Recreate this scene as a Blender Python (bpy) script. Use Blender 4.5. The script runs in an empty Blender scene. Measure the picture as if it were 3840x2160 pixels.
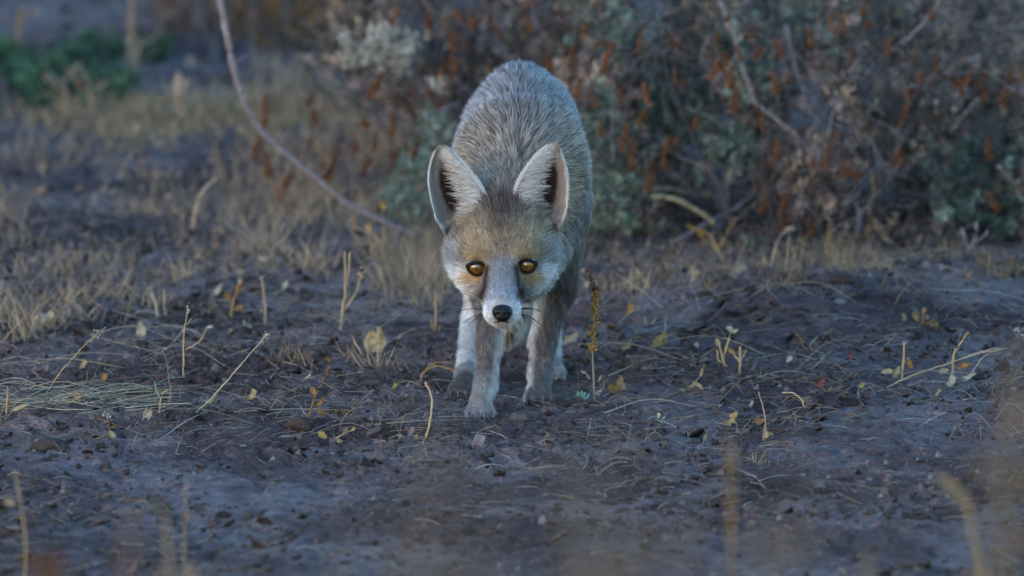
import bpy, math, random
import numpy as np
from math import radians, sin, cos, tan, atan, pi

random.seed(7)
rng = np.random.default_rng(11)
sc = bpy.context.scene
C = sc.collection

# ------------------------------------------------------------------ camera
FPX = 12060.0                      # focal length in pixels of a 1024 wide frame
TILT = radians(6.4)
CY = -13.0                         # camera stands 13 m in front of the fox
CH = 13.0 * tan(TILT + atan(129 / FPX))
cam_d = bpy.data.cameras.new('camera')
cam = bpy.data.objects.new('camera', cam_d)
C.objects.link(cam)
cam.location = (0, CY, CH)
cam.rotation_euler = (pi / 2 - TILT, 0, 0)
cam_d.sensor_width = 36
cam_d.lens = 36 * FPX / 1024
cam_d.clip_start = 0.1
cam_d.clip_end = 2000
cam_d.dof.use_dof = True
cam_d.dof.focus_distance = 13.04
cam_d.dof.aperture_fstop = 8.2
sc.camera = cam

# ------------------------------------------------------------------ light
SUN_EL, SUN_AZ = radians(7.0), radians(222)     # low glow, behind the camera and to its left
world = bpy.data.worlds.new('World')
sc.world = world
world.use_nodes = True
wn = world.node_tree
bg = wn.nodes['Background']
sky = wn.nodes.new('ShaderNodeTexSky')
sky.sky_type = 'NISHITA'
sky.sun_disc = False
sky.sun_elevation = SUN_EL
sky.sun_rotation = SUN_AZ
sky.air_density = 1.2
sky.ozone_density = 4.0
sky.dust_density = 0.4
wn.links.new(sky.outputs[0], bg.inputs[0])
bg.inputs[1].default_value = 0.12
sun_d = bpy.data.lights.new('sun', 'SUN')
sun_d.energy = 0.17
sun_d.angle = radians(60)
sun_d.color = (1.0, 0.66, 0.52)
sun = bpy.data.objects.new('sun', sun_d)
C.objects.link(sun)
import mathutils
sdir = mathutils.Vector((sin(SUN_AZ) * cos(SUN_EL), cos(SUN_AZ) * cos(SUN_EL), sin(SUN_EL)))
sun.rotation_euler = sdir.to_track_quat('Z', 'Y').to_euler()
sun.location = (-3, -6, 5)
vs = sc.view_settings
sc.display_settings.display_device = 'sRGB'
vs.view_transform = 'Standard'
vs.look = 'None'
vs.gamma = 1.0
vs.exposure = 2.88
vs.use_curve_mapping = False
sc.cycles.max_bounces = 6
sc.cycles.diffuse_bounces = 3
sc.cycles.glossy_bounces = 2

# ------------------------------------------------------------------ helpers
ST, CT = sin(TILT), cos(TILT)
UPC = np.array([0, ST, CT])


def W(u, v, Y):
    """world point seen at pixel (u, v) of the 1024x576 frame, on the plane y = Y"""
    a = (u - 512) / FPX
    b = (288 - v) / FPX
    t = (Y - CY) / (CT + b * ST)
    return np.array([a * t, Y, CH + (-ST + b * CT) * t])


def G(u, v):
    """point of the flat ground seen at pixel (u, v)"""
    a = (u - 512) / FPX
    b = (288 - v) / FPX
    t = CH / (ST - b * CT)
    return np.array([a * t, CY + (CT + b * ST) * t, 0.0])


def z4(x, y):      # pixel of the bush close-up -> frame pixel
    return 560 + x * .18034, y * .18034


def z5(x, y):
    return x * .18034, y * .18034


def z6(x, y):
    return x * .18012, 240 + y * .18012


def z7(x, y):
    return 560 + x * .18012, 240 + y * .18012


def _hash(i, j, s):
    h = (i.astype(np.int64) * 374761393 + j.astype(np.int64) * 668265263 + s * 974634721) & 0xffffffff
    h = ((h ^ (h >> 13)) * 1274126177) & 0xffffffff
    h = ((h ^ (h >> 16)) * 2246822519) & 0xffffffff
    return ((h ^ (h >> 15)) & 0xffffff) / float(0xffffff)


def vnoise(x, y, s=0):
    xi, yi = np.floor(x), np.floor(y)
    fx, fy = x - xi, y - yi
    fx = fx * fx * (3 - 2 * fx)
    fy = fy * fy * (3 - 2 * fy)
    a = _hash(xi, yi, s); b = _hash(xi + 1, yi, s)
    c = _hash(xi, yi + 1, s); d = _hash(xi + 1, yi + 1, s)
    return (a + (b - a) * fx) * (1 - fy) + (c + (d - c) * fx) * fy


def fbm(x, y, s=0, o=4, g=.5):
    r = 0; a = 1; t = 0
    for k in range(o):
        r = r + a * vnoise(x * 2 ** k + 17.3 * k, y * 2 ** k - 9.1 * k, s + k)
        t += a; a *= g
    return r / t


def worley(x, y, s=0):
    xi, yi = np.floor(x), np.floor(y)
    f1 = np.full(x.shape, 9.0); f2 = np.full(x.shape, 9.0); cid = np.zeros(x.shape)
    for i in (-1, 0, 1):
        for j in (-1, 0, 1):
            cx, cy = xi + i, yi + j
            px = cx + _hash(cx, cy, s); py = cy + _hash(cx, cy, s + 5)
            d = np.hypot(x - px, y - py)
            rr = _hash(cx, cy, s + 9)
            near = d < f1
            f2 = np.where(near, f1, np.minimum(f2, d))
            cid = np.where(near, rr, cid)
            f1 = np.where(near, d, f1)
    return f1, f2, cid


PAWS = [G(479, 414), G(539, 398), G(462, 395), G(554, 379)]


def gz(x, y):
    x = np.asarray(x, float); y = np.asarray(y, float)
    h = .030 * (fbm(x / 1.1, y / 1.3, 3, 3) - .5)
    h = h + .012 * (fbm(x / .16, y / .2, 8, 3) - .5)
    m = np.clip((fbm(x / .28 + 5, y / .34, 21, 3) - .42) * 4, 0, 1)
    f1, f2, cid = worley(x / .030 + .35 * vnoise(x / .02, y / .02, 33), y / .040, 40)
    h = h + m * (.0075 * cid * np.clip((f2 - f1) * 2.2, 0, 1))
    f1, f2, cid = worley(x / .013, y / .017, 47)
    h = h + (.35 + .65 * m) * .0056 * cid * np.clip((f2 - f1) * 2.4, 0, 1)
    h = h + .009 * (fbm(x / .022, y / .03, 55, 3) - .5)
    rg = 1 - np.abs(2 * fbm(x / .075, y / .085, 63, 3) - 1)
    h = h - .0075 * np.clip((rg - .86) / .14, 0, 1) ** 1.5
    # a low hummock of broken clods right of the fox
    c = G(790, 318)
    h = h + .030 * np.exp(-((x - c[0]) / .13) ** 2 - ((y - c[1]) / .28) ** 2) * (.6 + .8 * vnoise(x / .05, y / .06, 60))
    c = G(960, 300)
    h = h + .022 * np.exp(-((x - c[0]) / .2) ** 2 - ((y - c[1]) / .35) ** 2)
    w = np.ones_like(h)
    for p in PAWS:
        dy = y - p[1] + .005
        dy = np.where(dy < 0, dy * .34, dy * .8)
        w = w * (1 - .93 * np.exp(-(((x - p[0]) ** 2 + dy ** 2) / .036 ** 2) ** 1.5))
    return (h - .004) * w


def gz1(x, y):
    return float(gz(np.array([x]), np.array([y]))[0])


def mat(name, rough=.8, spec=.25, var=.25, scale=60., coat=0., tint=True, trans=0., bump=0.):
    m = bpy.data.materials.new(name)
    m.use_nodes = True
    nt = m.node_tree
    b = nt.nodes['Principled BSDF']
    b.inputs['Roughness'].default_value = rough
    b.inputs['Specular IOR Level'].default_value = spec
    b.inputs['Coat Weight'].default_value = coat
    b.inputs['Coat Roughness'].default_value = .05
    at = nt.nodes.new('ShaderNodeAttribute'); at.attribute_name = 'Col'
    tc = nt.nodes.new('ShaderNodeTexCoord')
    no = nt.nodes.new('ShaderNodeTexNoise')
    no.inputs['Scale'].default_value = scale
    no.inputs['Detail'].default_value = 4
    nt.links.new(tc.outputs['Object'], no.inputs['Vector'])
    mr = nt.nodes.new('ShaderNodeMapRange')
    mr.inputs['From Min'].default_value = .3; mr.inputs['From Max'].default_value = .7
    mr.inputs['To Min'].default_value = 1 - var; mr.inputs['To Max'].default_value = 1 + var
    nt.links.new(no.outputs['Fac'], mr.inputs['Value'])
    hs = nt.nodes.new('ShaderNodeHueSaturation')
    nt.links.new(at.outputs['Color'], hs.inputs['Color'])
    if tint:
        oi = nt.nodes.new('ShaderNodeObjectInfo')
        m2 = nt.nodes.new('ShaderNodeMapRange')
        m2.inputs['To Min'].default_value = .82; m2.inputs['To Max'].default_value = 1.18
        nt.links.new(oi.outputs['Random'], m2.inputs['Value'])
        mm = nt.nodes.new('ShaderNodeMath'); mm.operation = 'MULTIPLY'
        nt.links.new(mr.outputs[0], mm.inputs[0]); nt.links.new(m2.outputs[0], mm.inputs[1])
        nt.links.new(mm.outputs[0], hs.inputs['Value'])
    else:
        nt.links.new(mr.outputs[0], hs.inputs['Value'])
    nt.links.new(hs.outputs[0], b.inputs['Base Color'])
    if bump:
        bp = nt.nodes.new('ShaderNodeBump')
        bp.inputs['Strength'].default_value = bump; bp.inputs['Distance'].default_value = .002
        nt.links.new(no.outputs['Fac'], bp.inputs['Height'])
        nt.links.new(bp.outputs[0], b.inputs['Normal'])
    if trans:
        tr = nt.nodes.new('ShaderNodeBsdfTranslucent')
        mx = nt.nodes.new('ShaderNodeMixShader'); mx.inputs[0].default_value = trans
        nt.links.new(hs.outputs[0], tr.inputs[0])
        nt.links.new(b.outputs[0], mx.inputs[1]); nt.links.new(tr.outputs[0], mx.inputs[2])
        nt.links.new(mx.outputs[0], nt.nodes['Material Output'].inputs[0])
    return m


M_FUR = mat('fox_fur', .75, .2, .10, 90, tint=False)
M_SKIN = mat('fox_skin', .8, .15, .15, 150, tint=False)
M_NOSE = mat('wet_nose', .42, .3, .2, 600, tint=False, bump=.6)
M_EYE = mat('eye', .12, .6, .25, 500, coat=1., tint=False)
M_STRAW = mat('dry_straw', .7, .3, .2, 120, trans=.15)
M_LEAF = mat('dry_leaf', .7, .25, .35, 160, trans=.25, bump=.4)
M_BARK = mat('bark', .85, .2, .35, 180, bump=.6)
M_SEED = mat('seed_husk', .85, .15, .3, 250)
M_GREEN = mat('grey_green_leaf', .65, .3, .25, 40, trans=.15)
M_CLOD = mat('soil_clod', .95, .1, .35, 140, bump=.8)

LOC = {}


class MB:
    def __init__(s):
        s.v = []; s.t = []; s.c = []; s.n = []; s.k = 0

    def add(s, v, t, col, nrm=None):
        v = np.asarray(v, np.float64).reshape(-1, 3); t = np.asarray(t, np.int64).reshape(-1, 3)
        col = np.asarray(col, float)
        if col.ndim == 1:
            col = np.tile(col[:3], (len(v), 1))
        s.v.append(v); s.t.append(t + s.k); s.c.append(col); s.k += len(v)
        if nrm is not None:
            s.n.append(nrm)
        return s

    def mesh(s, name, loc=(0, 0, 0), flat=False):
        v = np.concatenate(s.v) - np.asarray(loc)
        t = np.concatenate(s.t); c = np.concatenate(s.c)
        me = bpy.data.meshes.new(name)
        me.vertices.add(len(v)); me.vertices.foreach_set('co', v.astype(np.float32).ravel())
        me.loops.add(len(t) * 3); me.loops.foreach_set('vertex_index', t.astype(np.int32).ravel())
        me.polygons.add(len(t))
        me.polygons.foreach_set('loop_start', np.arange(0, len(t) * 3, 3, dtype=np.int32))
        me.update(calc_edges=True)
        at = me.color_attributes.new('Col', 'FLOAT_COLOR', 'POINT')
        rgba = np.ones((len(v), 4), np.float32); rgba[:, :3] = np.clip(c, 0, 1)
        at.data.foreach_set('color', rgba.ravel())
        if flat:
            me.shade_flat()
        else:
            me.shade_smooth()
        if s.n and len(s.n) == len(s.v):
            me.normals_split_custom_set_from_vertices(np.concatenate(s.n).astype(np.float32))
        return me


def meta(o, label=None, cat=None, group=None, kind=None):
    if label: o['label'] = label
    if cat: o['category'] = cat
    if group: o['group'] = group
    if kind: o['kind'] = kind
    return o


def thing(name, label, cat, loc, group=None, kind=None):
    o = bpy.data.objects.new(name, None)
    o.empty_display_size = .02
    C.objects.link(o)
    o.location = loc
    LOC[o.name] = np.array(loc, float)
    return meta(o, label, cat, group, kind)


def part(name, mb, m, parent, flat=False, kind=None, label=None):
    loc = LOC[parent.name]
    me = mb.mesh(name, loc, flat)
    me.materials.append(m)
    o = bpy.data.objects.new(name, me)
    C.objects.link(o)
    o.parent = parent
    LOC[o.name] = loc
    return meta(o, label, kind=kind)


def solo(name, mb, m, label, cat, loc, group=None, kind=None, flat=False):
    me = mb.mesh(name, loc, flat)
    me.materials.append(m)
    o = bpy.data.objects.new(name, me)
    C.objects.link(o)
    o.location = loc
    LOC[o.name] = np.array(loc, float)
    return meta(o, label, cat, group, kind)


def unit(a):
    return a / np.maximum(np.linalg.norm(a, axis=-1, keepdims=True), 1e-9)


def spline(pts, n):
    p = np.asarray(pts, float)
    if len(p) == 2:
        return p[0] + (p[1] - p[0]) * np.linspace(0, 1, n)[:, None]
    q = np.vstack([2 * p[0] - p[1], p, 2 * p[-1] - p[-2]])
    tt = np.linspace(0, len(p) - 1 - 1e-6, n)
    i = tt.astype(int); f = (tt - i)[:, None]
    a, b, c, d = q[i], q[i + 1], q[i + 2], q[i + 3]
    return .5 * (2 * b + (c - a) * f + (2 * a - 5 * b + 4 * c - d) * f ** 2 + (3 * b - a - 3 * c + d) * f ** 3)


def tube(mb, pts, r0, r1, col, col2=None, sides=6, n=None, wob=0., knots=0.):
    n = n or max(4, 4 * len(pts))
    p = spline(pts, n)
    if wob:
        w = rng.normal(0, wob, p.shape); w[0] = 0
        p = p + w
    d = unit(np.gradient(p, axis=0))
    ref = np.where(np.abs(d[:, 2:3]) > .9, [[1., 0, 0]], [[0, 0, 1.]])
    a = unit(np.cross(d, ref)); b = np.cross(d, a)
    f = np.linspace(0, 1, n)
    r = r0 + (r1 - r0) * f
    if knots:
        r = r * (1 + knots * rng.uniform(-1, 1, n))
    th = np.linspace(0, 2 * pi, sides, endpoint=False)
    v = p[:, None] + r[:, None, None] * (a[:, None] * np.cos(th)[None, :, None] + b[:, None] * np.sin(th)[None, :, None])
    v = v.reshape(-1, 3)
    i = np.arange(n - 1)[:, None] * sides; j = np.arange(sides)[None]; j2 = (j + 1) % sides
    q = np.stack([i + j, i + j2, i + sides + j2, i + sides + j], -1).reshape(-1, 4)
    t = np.vstack([q[:, [0, 1, 2]], q[:, [0, 2, 3]]])
    v = np.vstack([v, p[0], p[-1]]); k = n * sides
    caps = []
    for s in range(sides):
        caps.append([k, (s + 1) % sides, s])
        caps.append([k + 1, k - sides + s, k - sides + (s + 1) % sides])
    t = np.vstack([t, caps])
    col = np.asarray(col, float); col2 = col if col2 is None else np.asarray(col2, float)
    cc = col + (col2 - col) * f[:, None]
    cc = np.vstack([np.repeat(cc, sides, 0), col, col2])
    mb.add(v, t, cc)
    return p


def blades(mb, root, d, nrm, L, w, bend, cb, ct, wm=.85, normals=True, cm=None, sn=None):
    """many thin tapering blades: root, direction, reference normal, length, width"""
    N = len(root)
    d = unit(d)
    L = np.broadcast_to(np.asarray(L, float), (N,))[:, None]
    w = np.broadcast_to(np.asarray(w, float), (N,))[:, None]
    bend = np.broadcast_to(np.asarray(bend, float), (N,))[:, None]
    side = unit(np.cross(d, nrm))
    mid = root + (d + nrm * bend) * L * .5
    tip = root + d * L
    v = np.stack([root - side * w * .5, root + side * w * .5, mid - side * w * .5 * wm, mid + side * w * .5 * wm, tip], 1).reshape(-1, 3)
    b = (np.arange(N) * 5)[:, None]
    t = np.stack([b + [0, 1, 3], b + [0, 3, 2], b + [2, 3, 4]], 1).reshape(-1, 3)
    cb = np.broadcast_to(cb, (N, 3)); ct = np.broadcast_to(ct, (N, 3))
    cm = (cb + ct) / 2 if cm is None else np.broadcast_to(cm, (N, 3))
    c = np.stack([cb, cb, cm, cm, ct], 1).reshape(-1, 3)
    mb.add(v, t, c, np.repeat(nrm if sn is None else sn, 5, 0) if normals else None)


OCT_V = np.array([[1, 0, 0], [-1, 0, 0], [0, 1, 0], [0, -1, 0], [0, 0, 1], [0, 0, -1]], float)
OCT_T = np.array([[0, 2, 4], [2, 1, 4], [1, 3, 4], [3, 0, 4], [2, 0, 5], [1, 2, 5], [3, 1, 5], [0, 3, 5]])


def lumps(mb, cen, rad, col, jit=.25):
    """many small uneven lumps"""
    cen = np.asarray(cen); N = len(cen)
    rad = np.broadcast_to(np.asarray(rad, float), (N,))
    q = rng.normal(size=(N, 3, 3)); q, _ = np.linalg.qr(q)
    v = np.einsum('kj,nij->nki', OCT_V, q) * rad[:, None, None] * rng.uniform(1 - jit, 1 + jit, (N, 6, 1)) + cen[:, None]
    t = OCT_T[None] + (np.arange(N) * 6)[:, None, None]
    # the rotation may mirror: keep the winding outward
    det = np.linalg.det(q) < 0
    t[det] = t[det][:, :, ::-1]
    col = np.broadcast_to(col, (N, 3))
    mb.add(v.reshape(-1, 3), t.reshape(-1, 3), np.repeat(col, 6, 0))


def crumple_leaf(mb, base, d, up, L, Wd, curl, col, col2, fold=.4, nu=7, nv=5, rough=.12):
    """a dried leaf: pointed oval, folded along its midrib, curled and crumpled"""
    d = unit(np.asarray(d, float)); up = np.asarray(up, float)
    s = unit(np.cross(d, up)); n = np.cross(s, d)
    u = np.linspace(0, 1, nu); v = np.linspace(-1, 1, nv)
    U, V = np.meshgrid(u, v, indexing='ij')
    wid = Wd * .5 * np.sin(pi * np.clip(U * .94 + .03, 0, 1)) ** .75
    ang = curl * U
    along = np.where(abs(curl) > 1e-3, np.sin(ang) / curl, U) * L
    lift = np.where(abs(curl) > 1e-3, (1 - np.cos(ang)) / curl, 0) * L
    lift = lift + fold * np.abs(V) * wid + rng.normal(0, rough * Wd * .5, U.shape) * (np.abs(V) + .2)
    along = along + rng.normal(0, rough * .25 * L, U.shape) * np.abs(V)
    P = base + along[..., None] * d + lift[..., None] * n + (V * wid)[..., None] * s
    idx = np.arange(nu * nv).reshape(nu, nv)
    q = np.stack([idx[:-1, :-1], idx[1:, :-1], idx[1:, 1:], idx[:-1, 1:]], -1).reshape(-1, 4)
    t = np.vstack([q[:, [0, 1, 2]], q[:, [0, 2, 3]]])
    col = np.asarray(col, float); col2 = np.asarray(col2, float)
    f = (np.abs(V) * .6 + .4 * rng.random(U.shape))[..., None]
    mb.add(P.reshape(-1, 3), t, (col + (col2 - col) * f).reshape(-1, 3))


def surface_nets(Fv, org, h):
    """closed quad surface of the zero level of a sampled distance field"""
    nx, ny, nz = Fv.shape
    ins = Fv < 0
    cc = np.zeros((nx - 1, ny - 1, nz - 1), np.int8)
    for i in (0, 1):
        for j in (0, 1):
            for k in (0, 1):
                cc += ins[i:nx - 1 + i, j:ny - 1 + j, k:nz - 1 + k]
    ci = np.argwhere((cc > 0) & (cc < 8))
    vid = np.full(cc.shape, -1, np.int64)
    vid[ci[:, 0], ci[:, 1], ci[:, 2]] = np.arange(len(ci))
    acc = np.zeros((len(ci), 3)); cnt = np.zeros(len(ci))
    cor = [(i, j, k) for i in (0, 1) for j in (0, 1) for k in (0, 1)]
    for a in cor:
        for ax in range(3):
            if a[ax]:
                continue
            b = list(a); b[ax] = 1
            fa = Fv[ci[:, 0] + a[0], ci[:, 1] + a[1], ci[:, 2] + a[2]]
            fb = Fv[ci[:, 0] + b[0], ci[:, 1] + b[1], ci[:, 2] + b[2]]
            x = (fa < 0) != (fb < 0)
            t = np.where(x, fa / np.where(x, fa - fb, 1), 0)
            p = np.tile(np.array(a, float), (len(ci), 1)); p[:, ax] += t
            acc[x] += p[x]; cnt[x] += 1
    V = (ci + acc / cnt[:, None]) * h + org
    tris = []
    for ax in range(3):
        o1, o2 = (ax + 1) % 3, (ax + 2) % 3
        sl0 = [slice(None)] * 3; sl1 = [slice(None)] * 3
        sl0[ax] = slice(0, -1); sl1[ax] = slice(1, None)
        for sgn in (0, 1):
            e = (ins[tuple(sl0)] & ~ins[tuple(sl1)]) if sgn == 0 else (~ins[tuple(sl0)] & ins[tuple(sl1)])
            ed = np.argwhere(e)
            ok = (ed[:, o1] > 0) & (ed[:, o2] > 0) & (ed[:, o1] < Fv.shape[o1] - 1) & (ed[:, o2] < Fv.shape[o2] - 1)
            ed = ed[ok]

            def g(da, db):
                q = ed.copy(); q[:, o1] -= da; q[:, o2] -= db
                return vid[q[:, 0], q[:, 1], q[:, 2]]
            a, b, c, d = g(1, 1), g(0, 1), g(0, 0), g(1, 0)
            if sgn == 0:
                tris += [np.stack([a, b, c], 1), np.stack([a, c, d], 1)]
            else:
                tris += [np.stack([a, c, b], 1), np.stack([a, d, c], 1)]
    return V, np.vstack(tris)


def vnormals(V, T):
    n = np.zeros_like(V)
    fn = np.cross(V[T[:, 1]] - V[T[:, 0]], V[T[:, 2]] - V[T[:, 0]])
    for k in range(3):
        np.add.at(n, T[:, k], fn)
    return unit(n)


def ell_d(p, c, r, R=None):
    q = p - c
    if R is not None:
        q = q @ R
    k0 = np.linalg.norm(q / r, axis=-1); k1 = np.linalg.norm(q / (r * r), axis=-1)
    return k0 * (k0 - 1) / np.maximum(k1, 1e-6)


def cap_d(p, a, b, ra, rb):
    ab = b - a
    t = np.clip(((p - a) @ ab) / (ab @ ab), 0, 1)
    return np.linalg.norm(p - a - t[..., None] * ab, axis=-1) - (ra + (rb - ra) * t)


def smin(a, b, k):
    h = np.maximum(k - np.abs(a - b), 0) / k
    return np.minimum(a, b) - h * h * k * .25


# ================================================================== GROUND
def axis(dense0, dense1, step, mids, far0, far1):
    a = list(np.arange(dense0, dense1 + 1e-6, step))
    up, dn = [], []
    x, s = dense1, step
    while x < far1:
        s = max(s, mids) if x < dense1 + 4 else s * 1.25
        x += s; up.append(x)
    x, s = dense0, step
    while x > far0:
        s = max(s, mids) if x > dense0 - 4 else s * 1.25
        x -= s; dn.append(x)
    return np.array(dn[::-1] + a + up)


xs = axis(-.62, .62, .0042, .08, -600, 600)
ys = axis(-1.0, 1.75, .0052, .030, -40, 900)
XX, YY = np.meshgrid(xs, ys, indexing='ij')
ZZ = gz(XX, YY)
far = np.clip((np.hypot(XX, YY) - 8) / 10, 0, 1)
ZZ = ZZ * (1 - far)
idx = np.arange(XX.size).reshape(XX.shape)
q = np.stack([idx[:-1, :-1], idx[1:, :-1], idx[1:, 1:], idx[:-1, 1:]], -1).reshape(-1, 4)
mb = MB()
col = np.array([.124, .081, .076])
tone = (.05 + 1.75 * fbm(XX / .25, YY / .3, 70, 5))[..., None] * (.75 + .5 * vnoise(XX / .011, YY / .016, 72))[..., None]
pale = np.clip((fbm(XX / .09, YY / .16, 77, 5) - .50) * 6, 0, 1)[..., None] * np.clip(.3 + 1.4 * fbm(XX / .7, YY / .9, 79, 3), 0, 1)[..., None]
brn = np.clip((fbm(XX / .45 + 4, YY / .6, 83, 4) - .5) * 5, 0, 1)[..., None]
gc = col * tone * (1 - pale * .65) + np.array([.25, .19, .18]) * pale * .65
gc = gc * (1 - brn * .5) + gc * np.array([1.25, .98, .78]) * brn * .5
mb.add(np.stack([XX, YY, ZZ], -1).reshape(-1, 3), np.vstack([q[:, [0, 1, 2]], q[:, [0, 2, 3]]]), gc.reshape(-1, 3))
m = mat('dry_soil', .95, .12, .38, 45, tint=False)
nt = m.node_tree
b = nt.nodes['Principled BSDF']
n1 = nt.nodes.new('ShaderNodeTexNoise'); n1.inputs['Scale'].default_value = 260; n1.inputs['Detail'].default_value = 6
n2 = nt.nodes.new('ShaderNodeTexVoronoi'); n2.inputs['Scale'].default_value = 130
tc = nt.nodes.new('ShaderNodeTexCoord')
for n in (n1, n2):
    nt.links.new(tc.outputs['Object'], n.inputs['Vector'])
ad = nt.nodes.new('ShaderNodeMath'); ad.operation = 'ADD'
nt.links.new(n1.outputs['Fac'], ad.inputs[0]); nt.links.new(n2.outputs['Distance'], ad.inputs[1])
bp = nt.nodes.new('ShaderNodeBump'); bp.inputs['Strength'].default_value = 1.0; bp.inputs['Distance'].default_value = .008
nt.links.new(ad.outputs[0], bp.inputs['Height']); nt.links.new(bp.outputs[0], b.inputs['Normal'])
me = mb.mesh('ground'); me.materials.append(m)
ground = bpy.data.objects.new('ground', me); C.objects.link(ground)
meta(ground, 'dry cracked brown earth with broken clods', kind='structure')
print('ground verts', XX.size)

# crumbs of soil lying loose (nobody could count them)
N = 15000
cx = rng.uniform(-.75, .75, N); cy = rng.uniform(-1.4, 2.2, N)
keep = fbm(cx / .2 + 5, cy / .3, 21, 3) + rng.normal(0, .08, N) > .46
cx, cy = cx[keep], cy[keep]
rad = .0012 + .0035 * rng.random(len(cx)) ** 3
rad = np.where(rng.random(len(cx)) < .03, rad + .004, rad)
mb = MB()
cc = np.array([.095, .073, .069]) * (.25 + 1.8 * rng.random((len(cx), 1)) ** 1.6)
lumps(mb, np.stack([cx, cy, gz(cx, cy) + rad * .3], 1), rad, cc, .45)
solo('soil_crumbs', mb, M_CLOD, 'loose crumbs of brown soil strewn over the bare earth', 'soil', (0, 0, 0), kind='stuff', flat=True)

# straw and stem fragments lying flat
STRAW = np.array([[.36, .28, .18], [.28, .20, .13], [.20, .14, .12], [.42, .37, .29], [.26, .20, .19], [.13, .09, .08], [.20, .16, .15], [.09, .065, .06]])


def batch_tubes(mb, A, B, Cc, r0, r1, col, n=5):
    """many thin three-sided stems, each through three points"""
    N = len(A)
    f = np.linspace(0, 1, n)[None, :, None]
    M = 2 * B - (A + Cc) / 2
    P = A[:, None] * (1 - f) ** 2 + 2 * M[:, None] * f * (1 - f) + Cc[:, None] * f ** 2
    d = unit(np.gradient(P, axis=1))
    a = unit(np.cross(d, np.array([.03, .05, 1.]))); b = np.cross(d, a)
    r = (r0[:, None] + (r1 - r0)[:, None] * f[0, :, 0][None])[..., None, None]
    th = np.arange(3) * 2 * pi / 3
    v = P[:, :, None] + r * (a[:, :, None] * np.cos(th)[None, None, :, None] + b[:, :, None] * np.sin(th)[None, None, :, None])
    ii = np.arange(n - 1)[:, None] * 3; jj = np.arange(3)[None]; j2 = (jj + 1) % 3
    q = np.stack([ii + jj, ii + j2, ii + 3 + j2, ii + 3 + jj], -1).reshape(-1, 4)
    t = np.vstack([q[:, [0, 1, 2]], q[:, [0, 2, 3]]])
    t = (t[None] + (np.arange(N) * n * 3)[:, None, None]).reshape(-1, 3)
    mb.add(v.reshape(-1, 3), t, np.repeat(col, n * 3, 0))


def litter(mb, x, y, L, r, tilt=.18):
    N = len(x)
    a = np.where(rng.random(N) < .75, rng.uniform(0, 2 * pi, N), rng.normal(0, .5, N))
    l = L * rng.uniform(.35, 1.3, N); dx, dy = np.cos(a) * l / 2, np.sin(a) * l / 2
    k = rng.normal(0, .30, N)
    mx, my = x - dy * k, y + dx * k
    z0, z1, z2 = gz(x - dx, y - dy), gz(mx, my), gz(x + dx, y + dy)
    up = np.abs(rng.normal(0, tilt, N)) * l
    c = STRAW[rng.integers(0, len(STRAW), N)] * rng.uniform(.7, 1.2, (N, 1))
    batch_tubes(mb, np.stack([x - dx, y - dy, z0 + .002], 1), np.stack([mx, my, np.maximum(z1, (z0 + z2) / 2) + .003 + up * .35], 1),
                np.stack([x + dx, y + dy, z2 + .002 + up], 1), r * rng.uniform(.5, 1.2, N), np.full(N, r * .5), c)


# bigger bits of husk, bark and crust on the ground further back
N = 2600
cx = rng.uniform(-1.2, 1.0, N); cy = rng.uniform(1.2, 6.0, N)
keep = fbm(cx / .3 + 1, cy / .5, 131, 3) + rng.normal(0, .07, N) > .46
cx, cy = cx[keep], cy[keep]; n = len(cx)
mb = MB()
hue = np.array([[.30, .23, .16], [.04, .03, .03], [.16, .135, .13], [.24, .15, .10], [.06, .046, .044]])[rng.integers(0, 5, n)]
lumps(mb, np.stack([cx, cy, gz(cx, cy) + .002], 1), rng.uniform(.002, .009, n), hue * rng.uniform(.6, 1.1, (n, 1)), .6)
solo('ground_debris', mb, M_CLOD, 'bits of husk, bark and crust strewn over the ground behind the fox', 'debris', (0, 0, 0), kind='stuff', flat=True)

# thin flakes of crust, tipped this way and that
N = 11000
cx = rng.uniform(-.7, .7, N); cy = rng.uniform(-1.3, 2.2, N)
keep = fbm(cx / .15 + 2, cy / .22, 121, 3) + rng.normal(0, .06, N) > .47
cx, cy = cx[keep], cy[keep]; n = len(cx)
mb = MB()
r = (.0020 + .0078 * rng.random(n) ** 3) * rng.uniform(.7, 1.2, n)
tl = rng.normal(0, .42, (n, 2)); k6 = np.arange(6)
an = rng.uniform(0, 6.28, n)[:, None] + k6 * pi / 3 + rng.normal(0, .22, (n, 6))
rr = r[:, None] * rng.uniform(.55, 1.2, (n, 6))
dx, dy = np.cos(an) * rr, np.sin(an) * rr
zc = gz(cx, cy) + .0012
top = np.stack([cx[:, None] + dx, cy[:, None] + dy, zc[:, None] + dx * tl[:, :1] + dy * tl[:, 1:] + .0012], -1)
bot = top - [0, 0, .0022]
vv = np.concatenate([top, bot], 1).reshape(-1, 3)
ft = [[0, 1, 2], [0, 2, 3], [0, 3, 4], [0, 4, 5]] + [t for i in range(6) for t in ([i, 6 + i, 6 + (i + 1) % 6], [i, 6 + (i + 1) % 6, (i + 1) % 6])]
tt = (np.array(ft)[None] + (np.arange(n) * 12)[:, None, None]).reshape(-1, 3)
cc = np.array([.118, .086, .074]) * (.3 + 1.2 * rng.random((n, 1)) ** 1.5)
mb.add(vv, tt, np.repeat(cc, 12, 0))
solo('soil_flakes', mb, M_CLOD, 'thin broken flakes of dried crust scattered on the earth', 'soil', (0, 0, 0), kind='stuff', flat=True)

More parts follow.
